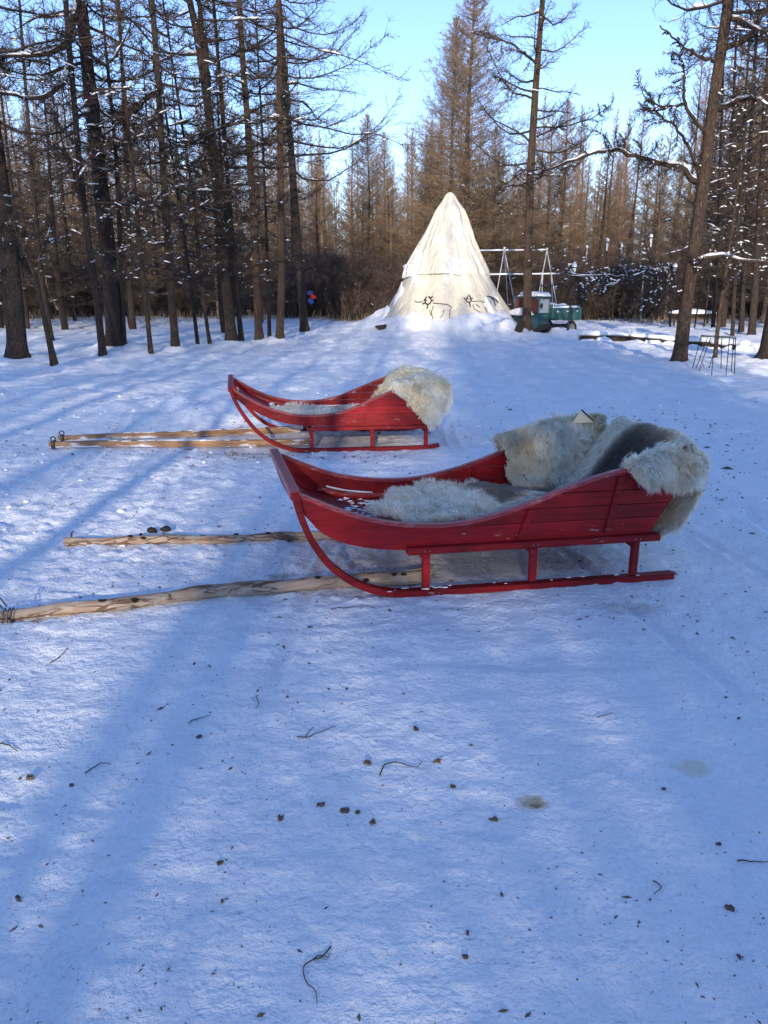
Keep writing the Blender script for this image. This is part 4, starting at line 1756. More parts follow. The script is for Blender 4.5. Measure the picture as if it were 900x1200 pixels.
# snow lying in the folds of the cover
for (px, py, a, b, sd) in ((482, 314, 1.0, .22, 1), (466, 350, .30, .7, 2), (575, 366, .35, .6, 5), (452, 370, .4, .5, 7)):
    mb = MB()
    c = on_tent(px, py, -.02)
    mb.blob((0, 0, 0), (a * .5, .06, b * .62), sd, .7, 22, 12)
    o = mb.build('snow_patch', M['snow2'], tent, True)
    o.location = c
    o.rotation_euler = (math.radians(-24), 0, math.atan2(c[0] - TENT[0], -(c[1] - TY)) * .85)

# ------------------------------------------------------------------ pipe frame behind the tent
M['whitepipe'] = mat('white_pipe', (.42, .44, .46), .5, .4)
FY = 31.5
frame = thing('pipe_frame', 'white pipe frame with gable ends behind the tent', 'frame')


def pipe(a, b, ya=0, yb=0, r=.020, name='pipe', parent=None, mt='whitepipe', Y=FY):
    A = at(a[0], a[1], Y + ya)
    B = at(b[0], b[1], Y + yb)
    mb = MB()
    mb.tube([A, B], r, 7)
    return mb.build(name, M[mt], parent or frame, True), A, B


for args in (((556, 294), (641, 293), 0, 0), ((565, 322), (652, 321), 0, 0), ((591, 292), (581, 350), 0, 0), ((591, 292), (606, 372), 0, -.4), ((591, 292), (596, 368), 0, 1.4),
             ((641, 293), (630, 352), 0, 0), ((641, 293), (655, 372), 0, -.4), ((636, 322), (634, 366), 0, 1.6), ((646, 322), (648, 366), 0, 1.6), ((574, 322), (565, 372), 0, .4), ((560, 294), (548, 330), .0, 0)):
    pipe(*args)
for (a, b, n) in (((556, 294), (641, 293), 22), ((565, 322), (652, 321), 22)):
    A, B = at(*a, FY), at(*b, FY)
    t = np.linspace(0, 1, 30)
    P = A + (B - A) * t[:, None] + [0, 0, .022]
    mb = MB()
    mb.tube(P, .022 + .016 * vn(t * 12, t * 0, 4), 7, True, .3, 3)
    mb.build('pipe_snow', M['snow2'], frame, True)
for p in ((591, 292), (641, 293), (634, 322)):
    mb = MB()
    mb.blob(at(*p, FY) + [0, 0, .03], (.055, .055, .055), 2, .2, 10, 6)
    mb.build('joint_cap', M['whitepipe'], frame, True)

# ------------------------------------------------------------------ small teal truck
M['teal'] = mat('teal_paint', (.03, .12, .12), .5, .4)
k = N(M['teal'])
c = k.ramp(k.noise(k.coord(), 4, 4), [(.3, (.010, .042, .046)), (.65, (.024, .088, .09))])
c = k.mix(k.ramp(k.noise(k.coord(), 7, 5, .7), [(.62, 0.0), (.68, .8)]), c, (.30, .32, .30))
k.color(c)
M['rubber'] = mat('rubber', (.02, .02, .02), .85)
M['maroon'] = mat('maroon_panel', (.10, .03, .03), .8)
M['frost'] = mat('frosted_glass', (.22, .26, .30), .3, .5)
M['black'] = mat('black_iron', (.018, .018, .02), .6, .3)
g = at(637, 389, 28.0)
tz = hz(g[0], g[1])
truck = thing('farm_truck', 'small teal farm truck with snow on its cab and cargo bed', 'truck', (g[0], g[1], tz - .16), math.radians(38))
truck.scale = (.96, .96, .96)


def tb(name, c, size, mt='teal', bev=.02, parent=None, M3=None, smooth=False):
    mb = MB()
    mb.box(c, size, 0, bev, M3)
    return mb.build(name, M[mt], parent or truck, smooth)


Wt = 1.2
# length runs along x, front at -x
tb('chassis', (.15, 0, .36), (2.3, .5, .10), 'black')
door = tb('cab_body', (-.72, 0, .58), (.62, Wt, .52), 'teal', .05)
hood = MB()
V = []
for (x, z0, z1, w) in ((-1.35, .34, .66, .34), (-1.28, .30, .76, .46), (-1.10, .28, .82, .56), (-1.02, .28, .85, .60)):
    V += [[x, -w, z0], [x, -w, z1 - .05], [x, -w + .07, z1], [x, w - .07, z1], [x, w, z1 - .05], [x, w, z0]]
F = []
for i in range(3):
    for j in range(6):
        j2 = (j + 1) % 6
        F.append([i * 6 + j, i * 6 + j2, (i + 1) * 6 + j2, (i + 1) * 6 + j])
hood.add(V, [], F + [[0, 1, 2, 3], [0, 3, 4, 5]])
hood = flip_fix(hood.build('nose', M['teal'], truck))
for y in (-.33, .33):
    mb = MB()
    mb.blob((-1.33, y, .60), (.03, .075, .075), 1, 0, 12, 8)
    mb.build('headlight', M['frost'], truck, True)
tb('bumper', (-1.38, 0, .30), (.06, 1.0, .08), 'black', .01)
# windscreen zone: pillars, plain dark red panel in front, glass at the side
for (x, y) in ((-1.0, -.56), (-1.0, .56), (-.44, -.56), (-.44, .56)):
    tb('cab_pillar', (x, y, 1.10), (.06, .06, .56), 'teal', .01)
tb('windscreen', (-1.0, .0, 1.10), (.02, 1.06, .50), 'maroon', 0)
tb('side_window', (-.72, -.565, 1.10), (.48, .015, .48), 'frost', 0)
tb('side_window', (-.72, .565, 1.10), (.48, .015, .48), 'frost', 0)
tb('rear_window', (-.44, 0, 1.10), (.015, 1.04, .46), 'frost', 0)
rf = tb('cab_roof', (-.72, 0, 1.41), (.74, Wt + .06, .07), 'teal', .03)
mb = MB()
mb.blob((-.72, 0, 1.43), (.44, .68, .20), 3, .28, 16, 5, True)
mb.build('roof_snow', M['snow2'], rf, True)
mb = MB()
mb.blob((-1.17, .05, .78), (.24, .58, .20), 5, .4, 14, 6, True)
mb.build('nose_snow', M['snow2'], hood, True)
tb('wiper', (-1.03, -.2, 1.0), (.015, .015, .34), 'black', 0)
tb('mirror', (-1.02, -.72, 1.12), (.03, .10, .16), 'black', .01)
tb('mirror_arm', (-1.02, -.64, 1.12), (.02, .12, .02), 'black', 0)
# cargo bed
bed = tb('bed_floor', (.52, 0, .62), (1.62, Wt + .04, .06), 'teal', .01)
for y in (-.62, .62):
    s_ = tb('bed_side', (.52, y, .84), (1.62, .04, .38), 'teal', .008)
    for x in (-.2, .05, .33, .62, .9, 1.2):
        tb('side_rib', (x, y * 1.04, .83), (.035, .03, .36), 'teal', .004, s_)
    for x in (-.05, .5, 1.05):
        tb('white_mark', (x, y * 1.045, .90), (.10, .012, .05), 'whitepipe', 0, s_)
tb('headboard', (-.30, 0, .90), (.04, Wt + .04, .50), 'teal', .008)
tb('tailboard', (1.33, 0, .84), (.04, Wt + .04, .38), 'teal', .008)
tb('bed_rail', (.52, -.62, 1.10), (1.5, .03, .03), 'teal', .004)
for x in (-.2, .5, 1.25):
    tb('rail_post', (x, -.62, 1.06), (.03, .03, .10), 'teal', .003)
for (x, y, a, b, h) in ((.1, .1, .45, .5, .42), (.85, -.1, .5, .5, .28), (.45, .3, .4, .3, .30), (.5, -.63, .78, .05, .06), (1.3, 0, .05, .6, .06)):
    mb = MB()
    mb.blob((x, y, .86 if h > .1 else 1.03), (a, b, h), int(x * 10) + 2, .25, 14, 6, True)
    mb.build('bed_snow', M['snow2'], bed, True)


def wheel(x, y, r_, w):
    mb = MB()
    th = np.linspace(0, 2 * math.pi, 21)
    mb.tube(np.stack([x + (r_ - .06) * np.cos(th), np.full(21, y), r_ - .04 + (r_ - .06) * np.sin(th)], 1), .066, 8, False, flat=(1, 1))
    t = mb.build('wheel', M['rubber'], truck, True)
    mb = MB()
    mb.tube([(x, y - w * .5, r_ - .04), (x, y + w * .5, r_ - .04)], r_ - .11, 14)
    mb.build('rim', M['steel'], t)


wheel(.85, -.56, .30, .08)
wheel(.85, .56, .30, .08)
wheel(-1.1, -.0, .27, .08)
mb = MB()
th = np.linspace(.1, 3.05, 12)
mb.tube(np.stack([-1.1 + .34 * np.cos(th), 0 * th, .25 + .34 * np.sin(th)], 1), .10, 6, True, flat=(1.4, .3))
mb.build('mudguard', M['teal'], truck, True)
# old tyre and dark lump lying in front of it
g = gnd(635, 391)
mb = MB()
th = np.linspace(0, 2 * math.pi, 17)
mb.tube(np.stack([.22 * np.cos(th), .22 * np.sin(th), .08 + .12 * np.cos(th + 1)], 1), .085, 8, False)
mb.build('old_tyre', M['rubber'], None, True, label='old black tyre half sunk in snow before the truck', cat='tyre', loc=(g[0], g[1], hz(g[0], g[1])))
g = gnd(609, 391)
mb = MB()
mb.box((0, 0, .16), (.22, .2, .42), .3, .03, np.array(Matrix.Rotation(.35, 3, 'Y')))
mb.build('dark_stump', M['bark_dark'], None, False, label='dark tilted stump at the foot of the trunk by the truck', cat='stump', loc=(g[0], g[1], hz(g[0], g[1])))
for (px, py, w, lab) in ((446, 390.5, .42, 'dark board end lying on the snow left of the tent'), (449, 371, .4, 'dark block at the left edge of the tent')):
    g = gnd(px, py)
    mb = MB()
    mb.add([(-w / 2, 0, .10), (w / 2, -.05, .14), (w * .45, .25, .16), (-w / 3, .2, .12), (-w * .1, 0, -.02), (w * .3, -.03, -.02), (w * .3, .22, -.02), (-w * .1, .18, -.02)],
           [], [[0, 1, 2, 3], [4, 5, 1, 0], [5, 6, 2, 1], [6, 7, 3, 2], [7, 4, 0, 3]])
    flip_fix(mb.build('board_end', M['bark_dark'], None, False, label=lab, cat='board', loc=(g[0], g[1], hz(g[0], g[1]) + .02)))

# ------------------------------------------------------------------ lamps, poles, planter frame, edge beam
M['lampglass'] = mat('lamp_glass', (.5, .55, .6), .3, .5)


def lamp(px_top, py_top, px_b, py_b, lab, Y=None, flip=False):
    g = gnd(px_b, py_b) if Y is None else at(px_b, py_b, Y)
    Y = g[1]
    z0 = hz(g[0], Y)
    top = at(px_top, py_top, Y)
    h = top[2] - z0
    root = thing('garden_lamp', lab, 'lamp', (g[0], Y, z0), 0, 'slim black garden lamps')
    dx = top[0] - g[0]
    mb = MB()
    mb.tube([(0, 0, -.05), (0, 0, .2), (dx * .3, 0, h * .3), (dx * .9, 0, h * .9)], [.045, .03, .026, .024], 8)
    mb.build('lamp_post', M['black'], root, True)
    mb = MB()
    mb.tube([(dx * .9, 0, h * .88), (dx * .9, 0, h * .9), (dx, 0, h * .985)], [.03, .04, .065], 6)
    mb.build('lantern', M['lampglass'], root)
    mb = MB()
    mb.tube([(dx, 0, h * .985), (dx, 0, h * .99), (dx, 0, h * 1.02)], [.085, .085, .02], 6)
    mb.build('lantern_cap', M['black'], root)
    mb = MB()
    mb.blob((dx, 0, h * 1.0), (.085, .085, .15), int(px_top), .2, 10, 5, True)
    mb.build('snow_cap', M['snow2'], root, True)


lamp(712, 283, 706, 352, 'black garden lamp with snow cap, farther left one behind the snowy branch', 38)
lamp(763, 278, 760, 352, 'black garden lamp with snow cap, tallest one right of the white pole', 38)
lamp(673, 313, 665, 393, 'black garden lamp with snow cap standing right beside the truck')
lamp(791, 313, 785.5, 381, 'black garden lamp just left of the big right trunk')
for (a, b, Y, lab) in (((688, 290), (683, 352), 40, 'thin white pole between the truck and the first far lamp'), ((729, 289), (724, 352), 40, 'thin white pole between the two far lamps'),
                       ((754, 322), (751, 366), 36, 'thin white pole standing below the snowy branch'), ((784, 322), (780, 360), 36, 'thin white pole close left of the big right trunk')):
    g = at(*b, Y)
    z0 = hz(g[0], Y)
    t = at(*a, Y)
    mb = MB()
    mb.tube([(0, 0, -.05), (t[0] - g[0], 0, t[2] - z0)], .036, 8)
    o = mb.build('white_pole', M['whitepipe'], None, True, label=lab, cat='pole', loc=(g[0], Y, z0), group='thin white poles')
    mb = MB()
    mb.blob((t[0] - g[0], 0, t[2] - z0), (.07, .07, .10), 1, .2, 8, 4, True)
    mb.build('snow_cap', M['snow2'], o, True)
for (a, b, lab) in (((821, 335), (813.5, 386), 'bare dark rod, left of two behind the wire frame'), ((833, 312), (824, 390), 'tall dark rod with snow tip behind the wire frame'),
                    ((835, 340), (834, 388), 'dark slim rod directly right of the snow tipped rod')):
    g = gnd(*b)
    z0 = hz(g[0], g[1])
    t = at(*a, g[1])
    mb = MB()
    h = t[2] - z0
    mb.tube([(0, 0, -.05), ((t[0] - g[0]) * .5 + .01, 0, h * .5), (t[0] - g[0], 0, h)], [.03, .026, .02], 8, True, .1)
    o = mb.build('rod', M['black'], None, True, label=lab, cat='rod', loc=(g[0], g[1], z0))
    if 'snow' in lab and 'tall' in lab:
        mb = MB()
        mb.blob((t[0] - g[0], 0, h), (.05, .05, .09), 1, .2, 8, 4, True)
        mb.build('snow_cap', M['snow2'], o, True)

# wire frame: two rows of rods hung from a top ring
gf = gnd(838, 433)
fz = hz(gf[0], gf[1])
wf = thing('wire_frame', 'rusty wire plant frame of thin splayed rods near the right edge', 'wire frame', (gf[0], gf[1], fz))
tops = [(822, 393), (830, 393.5), (833, 394), (843, 394), (838, 394), (846, 395), (855, 395), (860, 396), (862, 396)]
bots = [(811, 432), (815, 432), (818, 436), (830, 432), (834, 438), (845, 433), (851, 438), (857, 435), (861, 437)]
ML = np.array([gf[0], gf[1], fz])
for i, (a, b) in enumerate(zip(tops, bots)):
    yb = gnd(*b)[1]
    B = gnd(*b) + [0, 0, -.04]
    A = at(a[0], a[1], gf[1] + (.25 if i % 2 else -.25) + .2)
    mb = MB()
    mb.tube([A - ML, B - ML], .0075, 6)
    mb.build('rod', M['black'], wf, True)
for (dy, pts) in ((.45, [(822, 393), (862, 395)]), (-.05, [(821, 394), (863, 396.5)])):
    mb = MB()
    mb.tube([at(*p, gf[1] + dy) - ML for p in pts], .0085, 6)
    mb.build('top_wire', M['black'], wf, True)
for pa in ((822, 393), (862, 396)):
    mb = MB()
    mb.tube([at(*pa, gf[1] + .45) - ML, at(pa[0], pa[1] + .8, gf[1] - .05) - ML], .0085, 6)
    mb.build('top_wire', M['black'], wf, True)

# dark edge beam of the snow covered deck
beamm = thing('deck_edge', 'long dark timber edge of the snow covered deck', 'timber edge')
pts = [gnd(679, 398.5), gnd(740, 400), gnd(792, 402), gnd(835, 405), gnd(876, 409)]
for i in range(4):
    A, B = pts[i], pts[i + 1]
    A = A + [0, 0, hz(A[0], A[1] - .3) + .05]
    B = B + [0, 0, hz(B[0], B[1] - .3) + .05]
    d = (B - A)
    mb = MB()
    mb.tube([A + d * .004, B - d * .004], .115, 4, True, flat=(1.2, .9), up=(0, 0, 1))
    o = flip_fix(mb.build('beam', M['bark_dark'], beamm))
    t = np.linspace(0, 1, 14)
    mb = MB()
    P = A + d * t[:, None] + np.array([0, .08, .115])
    mb.tube(P, .10 + .05 * vn(t * 6, t * 0 + i, 3), 8, True, .3, i, flat=(1.5, .8))
    mb.build('beam_snow', M['snow2'], o, True)
    mb = MB()
    for q in range(2 + i % 2):
        f = (q * 1.8 + .5 + .4 * vn(np.array([q * 1.7]), np.array([i * 2.3]), 8)[0]) / 5
        mb.blob(A + d * f + [0, -.16, -.10], (.28, .14, .09 + .05 * (q % 3)), q + i, .35, 9, 5)
    mb.build('foot_snow', M['snow2'], o, True)
mb = MB()
a, b = gnd(843, 394), gnd(882, 396)
mb.tube([a + [0, 0, .05], b + [0, 0, .05]], .075, 4, True, up=(0, 0, 1))
flip_fix(mb.build('low_beam', M['bark_dark'], None, False, label='shorter dark beam on the snow behind the wire frame', cat='beam'))
g = gnd(857, 386)
mb = MB()
mb.tube([(0, 0, 0), (.02, 0, .45)], .035, 8)
mb.tube([(.02, 0, .44), (.02, 0, .52)], [.09, .17], 8)
mb.build('bollard', M['black'], None, True, label='short black post with flared top deep in the right wood', cat='post', loc=(g[0], g[1], hz(g[0], g[1])))
# low tables or benches under snow in the right wood
for (px, py, w, lab) in ((812, 374, 1.9, 'snow covered low table behind the bare rods'), (770, 378, 0, ''), (822, 361, 2.2, 'snow covered bench farther back in the right wood')):
    if not w:
        continue
    Y = 33 if py > 370 else 39
    g = at(px, 355, Y)
    z0 = hz(g[0], Y)
    root = thing('low_table', lab, 'table', (g[0], Y, z0))
    mb = MB()
    mb.box((0, 0, .45), (w, .7, .06), 0, .01)
    top = mb.build('table_top', M['bark_brown'], root)
    for sx in (-w * .42, w * .42):
        for sy in (-.28, .28):
            mb = MB()
            mb.box((sx, sy, .2), (.07, .07, .43), 0, .005)
            mb.build('leg', M['bark_brown'], root)
    mb = MB()
    mb.blob((0, 0, .47), (w * .52, .38, .2), 3, .15, 16, 5, True)
    mb.build('table_snow', M['snow2'], top, True)

# bright cloth bundle caught on a low branch by the fourth trunk
M['redcloth'] = mat('red_cloth', (.30, .012, .015), .8)
M['bluecloth'] = mat('blue_cloth', (.015, .06, .24), .8)
g = at(366, 349, 24)
cl = thing('cloth_bundle', 'small red and blue cloth bundle on a low bough beside a trunk', 'cloth', tuple(g))
mb = MB()
mb.blob((.02, 0, .03), (.11, .09, .07), 5, .5, 14, 9)
mb.build('red_cloth', M['redcloth'], cl, True)
mb = MB()
mb.blob((-.03, -.02, -.10), (.09, .08, .08), 7, .4, 14, 9)
mb.build('blue_cloth', M['bluecloth'], cl, True)
mb = MB()
mb.blob((-.07, .03, .14), (.10, .08, .07), 9, .4, 10, 7)
mb.build('dark_cloth', mat('navy_cloth', (.02, .03, .16), .8), cl, True)

# leaning snowy trunk in the left wood, and others
def lean_log(p0, p1, Y0, Y1, rad, lab, snow=True, bark='bark_brown', seed=1, sub=6):
    A = at(*p0, Y0)
    B = at(*p1, Y1)
    t = np.linspace(0, 1, 14)
    r = np.random.RandomState(seed)
    P = (B - A) * t[:, None] + np.cumsum(r.normal(0, .03, (14, 3)), 0)
    mb = MB()
    mb.tube(P, np.linspace(rad, rad * .5, 14), 9, True, .12, seed)
    o = mb.build('leaning_trunk', M[bark], None, True, label=lab, cat='trunk', loc=tuple(A))
    C = Crown()
    for i in range(sub):
        j = r.randint(3, 13)
        C.put(TPL[r.randint(7)], P[j], r.normal(0, 1, 3) + [0, 0, .3], r.uniform(.5, 1.2), .014, .007, .004, 0, 0)
    if C.p0:
        obj('bare_branches', C.mesh('bare_branches'), M['twig_dark'], o)
    if snow:
        snow_strip(P + [0, 0, rad * .6], np.linspace(rad, rad * .5, 14) * .95, .95, seed, o, 'trunk_snow')
    return o


lean_log((232, 366), (294, 292), 42, 42.5, .10, 'snow covered trunk leaning right in the left wood')
lean_log((68, 362), (40, 300), 30, 31, .05, 'thin pale trunk leaning left behind the dead leaning tree', False, 'bark_pale', 4)

# ------------------------------------------------------------------ near trees
near_tree('larch', 'thick dark larch at the far left with rough flared foot', [(21, 421), (17, 370), (11, 310), (2, 235), (-12, 150), (-32, 0)], 25, 14, 3.2, 34, (2.4, .8), seed=11, bark='bark_dark', snow=.05,
          limbs=[([(6, 290), (20, 300), (34, 318)], .03, 1, .5, .3)])
near_tree('dead_larch', 'slim dead larch leaning left with snow along its tip', [(64, 431), (58, 400), (50, 365), (42, 325), (30, 292), (14, 262)], 8, 0, 2.2, 4, (.9, .5), seed=12, bark='bark_brown', ndead=3,
          limbs=[([(31, 294), (20, 270), (12, 258)], .03, .1, .3, 1.0), ([(44, 312), (52, 285), (60, 262)], .015, .5, .3, .6)])
near_tree('larch', 'short dark trunk half hidden behind the dead leaning larch', [(61, 397), (54, 360), (49, 330), (38, 200), (28, 60)], 6, 13, 4.5, 22, (1.6, .5), seed=13)
near_tree('larch', 'slender dark larch just left of the thick left trunk', [(121, 419), (114, 360), (105, 300), (94, 220), (84, 110), (77, 40), (74, 0)], 9, 14, 3.2, 40, (2.0, .6), seed=14, snow=.08,
          limbs=[([(80, 78), (74, 96), (58, 112), (37, 116), (0, 108), (-30, 104)], .065, -1.0, .5, .8), ([(100, 250), (84, 200), (72, 160), (66, 125)], .03, -1, .5, .1)])
near_tree('larch', 'thick straight larch with slate dark bark, widest of the left wood', [(136, 413), (131, 340), (122, 250), (111, 150), (101, 60), (95, 0)], 22, 15, 4.6, 40, (2.6, .8), seed=15, snow=.06,
          limbs=[([(92, 2), (86, 22), (81, 44), (70, 58), (49, 65), (22, 66), (-20, 64)], .08, -1.2, .6, .8), ([(0 + 60, 76), (30, 70), (0, 75)], .03, -.6, .4, 0)])
near_tree('larch_sapling', 'very thin dark larch pressed close behind the thick left trunk', [(147, 413), (143, 350), (139, 250), (134, 160), (124, 60), (119, 0)], 5, 12, 3, 34, (1.5, .4), seed=16)
near_tree('larch', 'small distant larch between thick trunk and thin ones', [(156, 386), (152, 330), (148, 200), (142, 60)], 8, 13, 3, 34, (1.8, .5), seed=17)
near_tree('larch_sapling', 'thin curved larch sapling left of the limbed larch', [(177, 416), (172, 365), (167, 320), (158, 220), (150, 150)], 5.5, 9, 2, 30, (1.3, .3), seed=18, snow=.12)
near_tree('larch', 'limbed larch with two snowy boughs reaching left', [(206, 411), (201, 350), (195, 260), (190, 180), (186, 110), (181, 40), (178, 0)], 10, 14, 3, 44, (2.4, .7), seed=19, snow=.10,
          limbs=[([(188, 106), (172, 114), (158, 128), (142, 142), (120, 160)], .065, -1, .6, .75), ([(189, 138), (170, 144), (155, 152), (140, 170)], .045, -.8, .5, .75)])
near_tree('larch_sapling', 'left one of two bent saplings before the leaning snowy trunk', [(232, 405), (227, 365), (220, 310), (208, 230), (196, 150)], 4.5, 9, 2.2, 26, (1.3, .3), seed=20, snow=.1)
near_tree('larch_sapling', 'right one of two bent saplings before the leaning snowy trunk', [(246, 405), (241, 370), (236, 330), (228, 240), (214, 150)], 4.5, 9.5, 2.2, 26, (1.3, .3), seed=21, snow=.1)
near_tree('larch', 'tall near black larch forking high, left of the brown trunks', [(272, 403), (264, 330), (256, 240), (249, 170), (240, 95), (229, 30), (222, 0)], 14, 14, 3.5, 44, (2.7, .8), seed=22, snow=.07,
          limbs=[([(253, 152), (238, 166), (215, 171), (193, 174)], .045, -.8, .5, .8), ([(255, 186), (240, 188), (222, 191), (200, 206)], .04, -1, .5, .6),
                 ([(262, 250), (240, 245), (215, 241), (194, 238)], .045, -1, .4, .8), ([(242, 100), (240, 60), (235, 25), (232, -10), (229, -60)], .10, .2, .6, 0)])
near_tree('larch', 'slim dark larch standing tight behind the forking one', [(283, 401), (277, 340), (270, 260), (262, 150), (252, 30)], 7, 13, 3.2, 34, (1.8, .5), seed=23)
near_tree('larch', 'brown barked larch leaning slightly left, second right of the fork', [(304, 401), (301, 340), (296, 240), (290, 150), (283, 60), (279, 0)], 10, 15, 4.5, 34, (2.0, .8), seed=24, bark='bark_brown', snow=.05)
near_tree('larch_sapling', 'thinnest upright larch between two brown trunks', [(316, 399), (314, 330), (311, 240), (307, 150), (304, 100)], 4.5, 9.5, 2.4, 28, (1.2, .4), seed=25)
near_tree('larch', 'straight brown larch whose crown reaches right across the sky', [(328, 401), (330, 330), (329, 257), (328, 128), (327, 50), (326, 0)], 9.5, 15, 5.0, 48, (3.3, 1.2), seed=26, bark='bark_brown', snow=.03, dense=True)
near_tree('larch', 'dark larch beside the bright cloth, rightmost trunk of the left wood', [(357, 391), (352, 330), (345, 235), (337, 128), (330, 55), (326, -10)], 11, 15.5, 4.8, 44, (3.2, 1.0), seed=27, snow=.03, dense=True, ndead=18)
near_tree('larch', 'lone straight larch in front of the teal truck', [(617, 389), (619, 300), (622, 200), (628, 100), (633, 40), (636, 0)], 12, 16, 4.4, 36, (2.5, .9), seed=28, bark='bark_brown', snow=.04, up=.2,
          limbs=[([(629, 74), (612, 62), (600, 50), (578, 46), (552, 38)], .045, -1, .5, 0), ([(627, 108), (605, 102), (590, 93), (580, 90)], .035, -.6, .4, 0), ([(625, 150), (655, 149), (690, 141), (716, 124)], .03, -.8, .45, .3),
                 ([(621, 196), (600, 210), (580, 226)], .03, .6, .4, .1)])
near_tree('larch', 'big brown larch on the right with snow laden arching boughs', [(795, 427), (801, 380), (809, 320), (819, 250), (828, 180), (838, 100), (849, 30), (853, 0)], 17, 15, 6.0, 34, (2.8, 1.0), seed=29, bark='bark_brown', snow=.05, mound=(.1, .7), ndead=6, deadfrom=3, snowk=1.4,
          limbs=[([(816, 213), (797, 196), (772, 190), (750, 185), (725, 175), (700, 178), (665, 190), (632, 202)], .055, -1.4, .55, .8),
                 ([(836, 73), (818, 66), (803, 55), (788, 44), (773, 30)], .032, -.5, .12, .4), ([(848, 58), (868, 48), (882, 38), (893, 18), (902, 0)], .06, -.5, .6, .15),
                 ([(853, 16), (870, 24), (886, 34), (905, 45)], .05, -.5, .5, .8), ([(842, 130), (860, 119), (880, 114), (890, 118), (905, 125)], .055, -.7, .5, .95),
                 ([(826, 156), (815, 142), (802, 122), (801, 100), (802, 78), (792, 62)], .04, -.4, .5, 0), ([(802, 123), (785, 125), (768, 124), (752, 112)], .028, -.6, .4, 0),
                 ([(819, 208), (812, 180), (800, 160), (788, 146), (775, 138), (765, 128)], .035, -.4, .5, 0), ([(826, 218), (838, 214), (850, 209)], .03, -.3, .2, 1.0),
                 ([(806, 316), (822, 304), (845, 299), (868, 305), (905, 306)], .06, -.8, .4, 1.0), ([(808, 318), (780, 320), (750, 324), (715, 323), (680, 322), (645, 317)], .016, -.6, .6, .3), ([(806, 314), (775, 322), (740, 319), (700, 325), (660, 321)], .012, .5, .55, .2), ([(750, 324), (720, 332), (700, 340), (680, 345)], .010, .3, .4, .3)])
near_tree('larch', 'massive dark trunk cut off by the right frame edge', [(906, 425), (912, 380), (922, 300), (935, 200), (955, 0)], 34, 15, 4.4, 26, (2.8, 1.0), seed=30, bark='bark_dark', snow=.10)
near_tree('dead_larch', 'thin curved bare trunk standing inside the wire frame', [(838, 421), (840, 395), (843, 365), (849, 328), (853, 300)], 5, 5.5, 2.5, 8, (.8, .3), seed=31, bark='bark_brown')
for i, (pts, w, h, lab) in enumerate([([(868, 394), (870, 350), (873, 280), (880, 140)], 7, 12, 'grey trunk between the wire frame and the dark right trunks'),
                                      ([(880, 397), (884, 350), (889, 270), (897, 120)], 9, 13, 'dark straight trunk left of the massive edge trunk'),
                                      ([(835, 389), (838, 350), (841, 280), (846, 150)], 5, 11, 'thin dark trunk above the left end of the wire frame'),
                                      ([(846, 388), (849, 340), (853, 270), (860, 120)], 6, 12, 'slim dark trunk above the middle of the wire frame'),
                                      ([(858, 397), (860, 350), (863, 300), (868, 200)], 5, 9, 'thin grey trunk right of the curved bare trunk')]):
    near_tree('larch', lab, pts, w, h, 2.8, 30, (1.9, .5), seed=40 + i, snow=.07, snowk=1.25)
# more slim trees that close the two woods
extra = [(8, 372, 4), (33, 384, 5), (88, 376, 5), (100, 366, 4), (188, 372, 5), (220, 370, 4), (258, 372, 4.5), (345, 372, 4), (892, 374, 5), (820, 366, 4), (873, 370, 4)]
for i, (x, y, w) in enumerate(extra):
    sl = (450 - x) * .10
    near_tree('larch', ['', 'slim larch deeper in the wood among darker trunks'][1], [(x, y), (x - sl * .25, y - 90), (x - sl * .6, y - 220), (x - sl, y - 360)], w, 12 + i % 3, 2.2, 30, (1.8, .5), seed=60 + i, snow=.08, twig='twig_mid' if i % 2 else 'twig_dark',
              group='slim larches deeper in the wood', snowk=1.2)


# ------------------------------------------------------------------ the wood behind: shared trees copied one by one
def bg_variant(seed, H=14.0, n=120, wide=2.1, low=1.6, mt='twig_gold', tpl=None, expo=.8, snow=.004):
    r = np.random.RandomState(seed)
    z = np.linspace(0, H, 9)
    P = np.stack([np.cumsum(r.normal(0, .05, 9)), np.cumsum(r.normal(0, .05, 9)), z], 1)
    P -= P[0]
    P[0, 2] = -.15
    R = .145 * (1 - (z / H) ** 1.1) + .008
    tm = trunk_mesh('trunk', P, R, 7, seed, .3, .9, .08)
    C = Crown()
    az = 0
    tpl = tpl or TPL_BG
    for i in range(n):
        f = ((i + r.rand()) / n)
        zz_ = low + (H - low) * f
        az += 2.4 + r.normal(0, .3)
        L = (wide * (1 - f) ** expo * (1 if f > .12 else .75) + .22) * r.uniform(.5, 1.2)
        el = r.normal(-.02 + .75 * f, .15)
        p = np.array([np.interp(zz_, z, P[:, q]) for q in range(3)])
        C.put(tpl[r.randint(len(tpl))], p, [math.cos(az) * math.cos(el), math.sin(az) * math.cos(el), math.sin(el)], L, .018, .0072, .0048, r.normal(0, .3), snow, r)
    cm = C.mesh('crown')
    cm.materials.append(M[mt])
    sm = C.snow_mesh('twig_snow', r, 2.2) if C.snow else None
    if sm:
        sm.materials.append(M['snow2'])
    return tm, cm, sm


VAR = [bg_variant(500 + i, 14, 130 + 8 * i, 2.3 + .22 * i, 1.0 + .3 * i, expo=.95) for i in range(5)]
for i in range(3):
    VAR[i][0].materials.append(M['bark_pale'] if i != 1 else M['bark_brown'])
VAR[3][0].materials.append(M['bark_pale'])
VAR[4][0].materials.append(M['bark_brown'])
SPARSE = [bg_variant(560 + i, 14, 74, 2.4, 3.6, expo=.8, snow=0) for i in range(2)]
for v in SPARSE:
    v[0].materials.append(M['bark_brown'])
BIG = bg_variant(600, 16, 380, 3.5, 2.2, 'twig_gold', TPL_BG, .8)
BIG[0].materials.append(M['bark_brown'])


